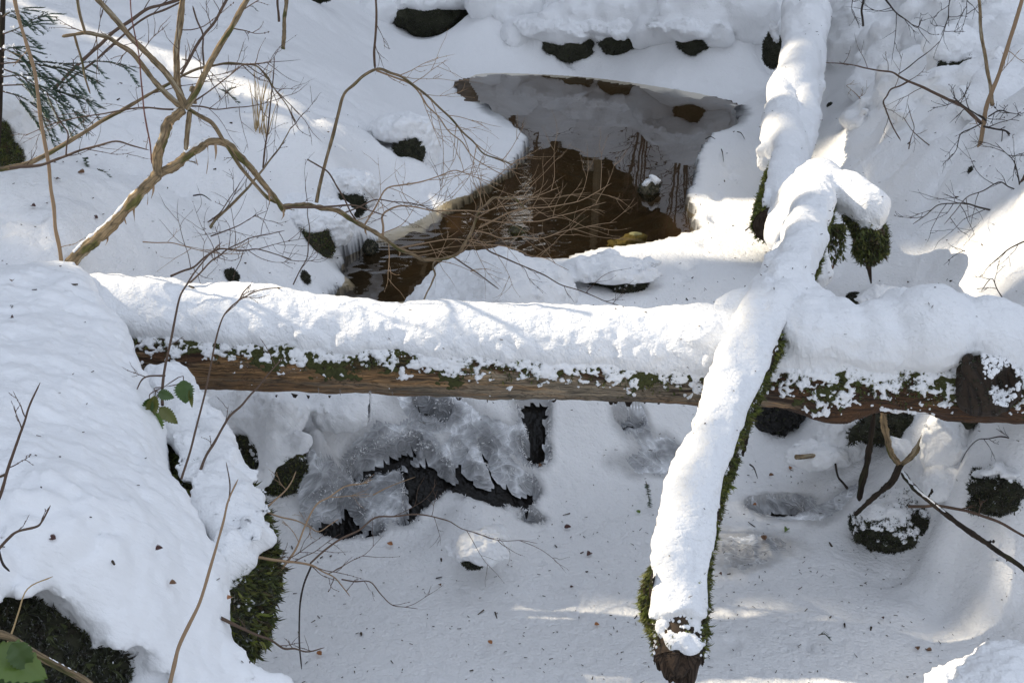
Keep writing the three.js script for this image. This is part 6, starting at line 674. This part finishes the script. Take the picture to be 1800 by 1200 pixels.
{ // dead leaves, each its own
  const r = rng(661), grp = 'small dead leaves scattered on the snow'; const put = (px, py, s, m, l, on) => { const p = (on || onGround(px, py)).clone().add(V(0, 0.008, 0)), a = r() * 6.28, g = leafGeo(s, s * 0.36, 0.5 + 0.5 * r(), 0.3 * r() - 0.1, 0.16, px); const o = thing('dead_leaf', l || 'small brown dead leaf lying on the snow', 'leaf', p, l ? undefined : grp); part(o, 'blade', aim(g, p, V(Math.cos(a), 0.25 * r(), Math.sin(a)), V(0.4 * (r() - .5), 1, 0.5)), M[m]); };
  for (const [a, b, s, m, l] of [[992, 930, .026, 'leafDeep', 'dark red leaf on the ice right of the round dark ice hole'], [1038, 974, .026, 'leafDeep', 'dark red leaf on open ice midway between icefall and log end'], [947, 822, .02, 'leafBrown', 'brown leaf on the snow just right of the icefall'], [1345, 953, .03, 'leafBrown', 'brown curled leaf in the grey ice right of the leaning log'], [1384, 932, .026, 'leafGreen', 'yellow-green leaf frozen in the ice right of the leaning log'], [1546, 965, .026, 'leafOrange', 'orange leaf on the ice in front of the half-covered rock'], [690, 961, .022, 'leafOrange', 'pale orange leaf on the ice below the icefall'], [1614, 1146, .02, 'leafBrown', 'left one of two brown leaf bits near the corner mound'], [1638, 1146, .018, 'leafBrown', 'right one of two brown leaf bits near the corner mound'], [1045, 1102, .018, 'leafOrange', 'orange leaf bit on the ice left of the broken log end'], [865, 1135, .018, 'leafOrange', 'orange leaf bit low on the ice at bottom centre'], [772, 1030, .014, 'leafBrown', 'tiny brown leaf on the ice below the snow hump'], [1002, 1035, .012, 'leafDeep', 'tiny dark leaf speck on the ice left of the log'], [1265, 1010, .014, 'leafDeep', 'tiny dark leaf right beside the lower leaning log'], [1550, 1088, .014, 'leafDeep', 'tiny dark leaf at the edge of the sun streak on the ice'], [565, 1155, .022, 'leafOrange', 'orange leaf on the ice at the tip of the low dark twig'], [148, 307, .03, 'leafBrown', 'brown curled leaf on the slope right of the tan sapling'], [105, 318, .02, 'leafDeep', 'dark leaf on the slope beside the tan sapling'], [55, 365, .024, 'leafDeep', 'dark leaf on the slope left of the tan sapling'], [172, 387, .022, 'leafDeep', 'dark red leaf standing in the snow left of the shrub stem'], [1125, 905, .02, 'leafGreen', 'green leaf bit left of the leaning log'], [1160, 900, .014, 'leafDeep', 'tiny dark leaf close left of the leaning log'], [1352, 838, .02, 'leafBrown', 'brown leaf on the ice near the dark slit'], [1388, 828, .02, 'leafOrange', 'orange leaf on the ice below the snow-covered root end'], [1330, 890, .016, 'leafOrange', 'orange leaf at the left tip of the dark ice slit'], [1290, 235, .02, 'leafDeep', 'dark leaf on the ice at the right corner of the pool'], [1500, 330, .02, 'leafBrown', 'brown leaf beside the little snow knob behind the log'], [1690, 720, .02, 'leafBrown', 'brown leaf under the right end of the level trunk'], [1640, 640, .016, 'leafBrown', 'brown leaf near the torn burl of the level trunk'], [1768, 35, .04, 'leafOrange', 'rusty leaf on the upper right snow near the edge']]) put(a, b, s, m, l);
  put(1303, 612, .03, 'leafDeep', 'dark red leaf standing on the snow of the leaning log', atD(1303, 612, 3.98)); put(1185, 1024, .016, 'leafDeep', 'tiny red leaf on the snow near the log end', atD(1185, 1024, 3.24)); put(1463, 478, .04, 'leafBrown', 'brown leaf hanging below the moss of the broken stub', atD(1463, 478, 5.1));
  for (const [a, b, h, m, l] of [[22, 510, 1.14, 'leafBrown', 'brown leaf on the top of the near bank at the left edge'], [20, 575, 1.14, 'leafDeep', 'dark leaf speck on the near bank at the left edge'], [408, 1068, .82, 'leafOrange', 'pale orange leaf at the lower right edge of the near bank'], [275, 985, .97, 'leafDeep', 'dark leaf in the middle of the lower near bank'], [310, 1042, .9, 'leafBrown', 'brown leaf low on the near bank above the front snow heap'], [100, 968, 1.08, 'leafDeep', 'dark leaf on the near bank above the dark hollow']]) put(a, b, .018, m, l, atH(a, b, h).add(V(0, 0.02, 0)));
}
{ // needles and bark crumbs strewn over everything: nobody could count them
  const g = new THREE.CylinderGeometry(0.0011, 0.0007, 1, 4, 1); g.rotateZ(Math.PI / 2); const r = rng(671), L = []; while (L.length < 2600) { const D = 2.4 + 7 * r() * r(), x = (r() - 0.5) * 0.86 * D; if (poolD(x, -D) < 0.02 || gapD(x, -D) < 0.02) continue; L.push([x, groundH(x, -D) + 0.0035, -D]); }
  for (const o of scene.children) if (o.name === 'snow_bank') { for (const [p, n] of scatter(o.geometry, 300, (p, n) => n.y > 0.5 ? 1 : 0, 672)) L.push([p.x, p.y + 0.003, p.z]); break; }
  for (const o of [fallen, leaning, upper]) { const s = o.children.find((c) => c.name === 'snow_cover'); for (const [p, n] of scatter(s.geometry, 90, (p, n) => n.y > -0.2 ? 1 : 0, 673)) L.push([p.x + o.position.x + n.x * 0.003, p.y + o.position.y + n.y * 0.003, p.z + o.position.z + n.z * 0.003]); }
  const m = new THREE.InstancedMesh(g, std({ color: 0xffffff, roughness: 0.9 }), L.length), o = new THREE.Object3D(), c = new THREE.Color(); L.forEach((p, i) => { o.position.set(...p); const big = r() < 0.06 ? 2.4 : 1, len = (0.005 + 0.013 * r() * r()) * big; o.rotation.set((r() - .5) * 0.6, r() * 6.28, (r() - .5) * 0.7); o.scale.set(len, big * (0.8 + r()), big * (0.8 + r())); o.updateMatrix(); m.setMatrixAt(i, o.matrix); const k = 0.5 + r(); m.setColorAt(i, c.setRGB(0.055 * k, 0.038 * k, 0.022 * k)); }); m.name = 'needle_litter'; m.userData.kind = 'stuff'; m.userData.label = 'dark needles and bark crumbs strewn over the snow and ice'; m.castShadow = m.receiveShadow = true; scene.add(m);
}

renderer.render(scene, camera);
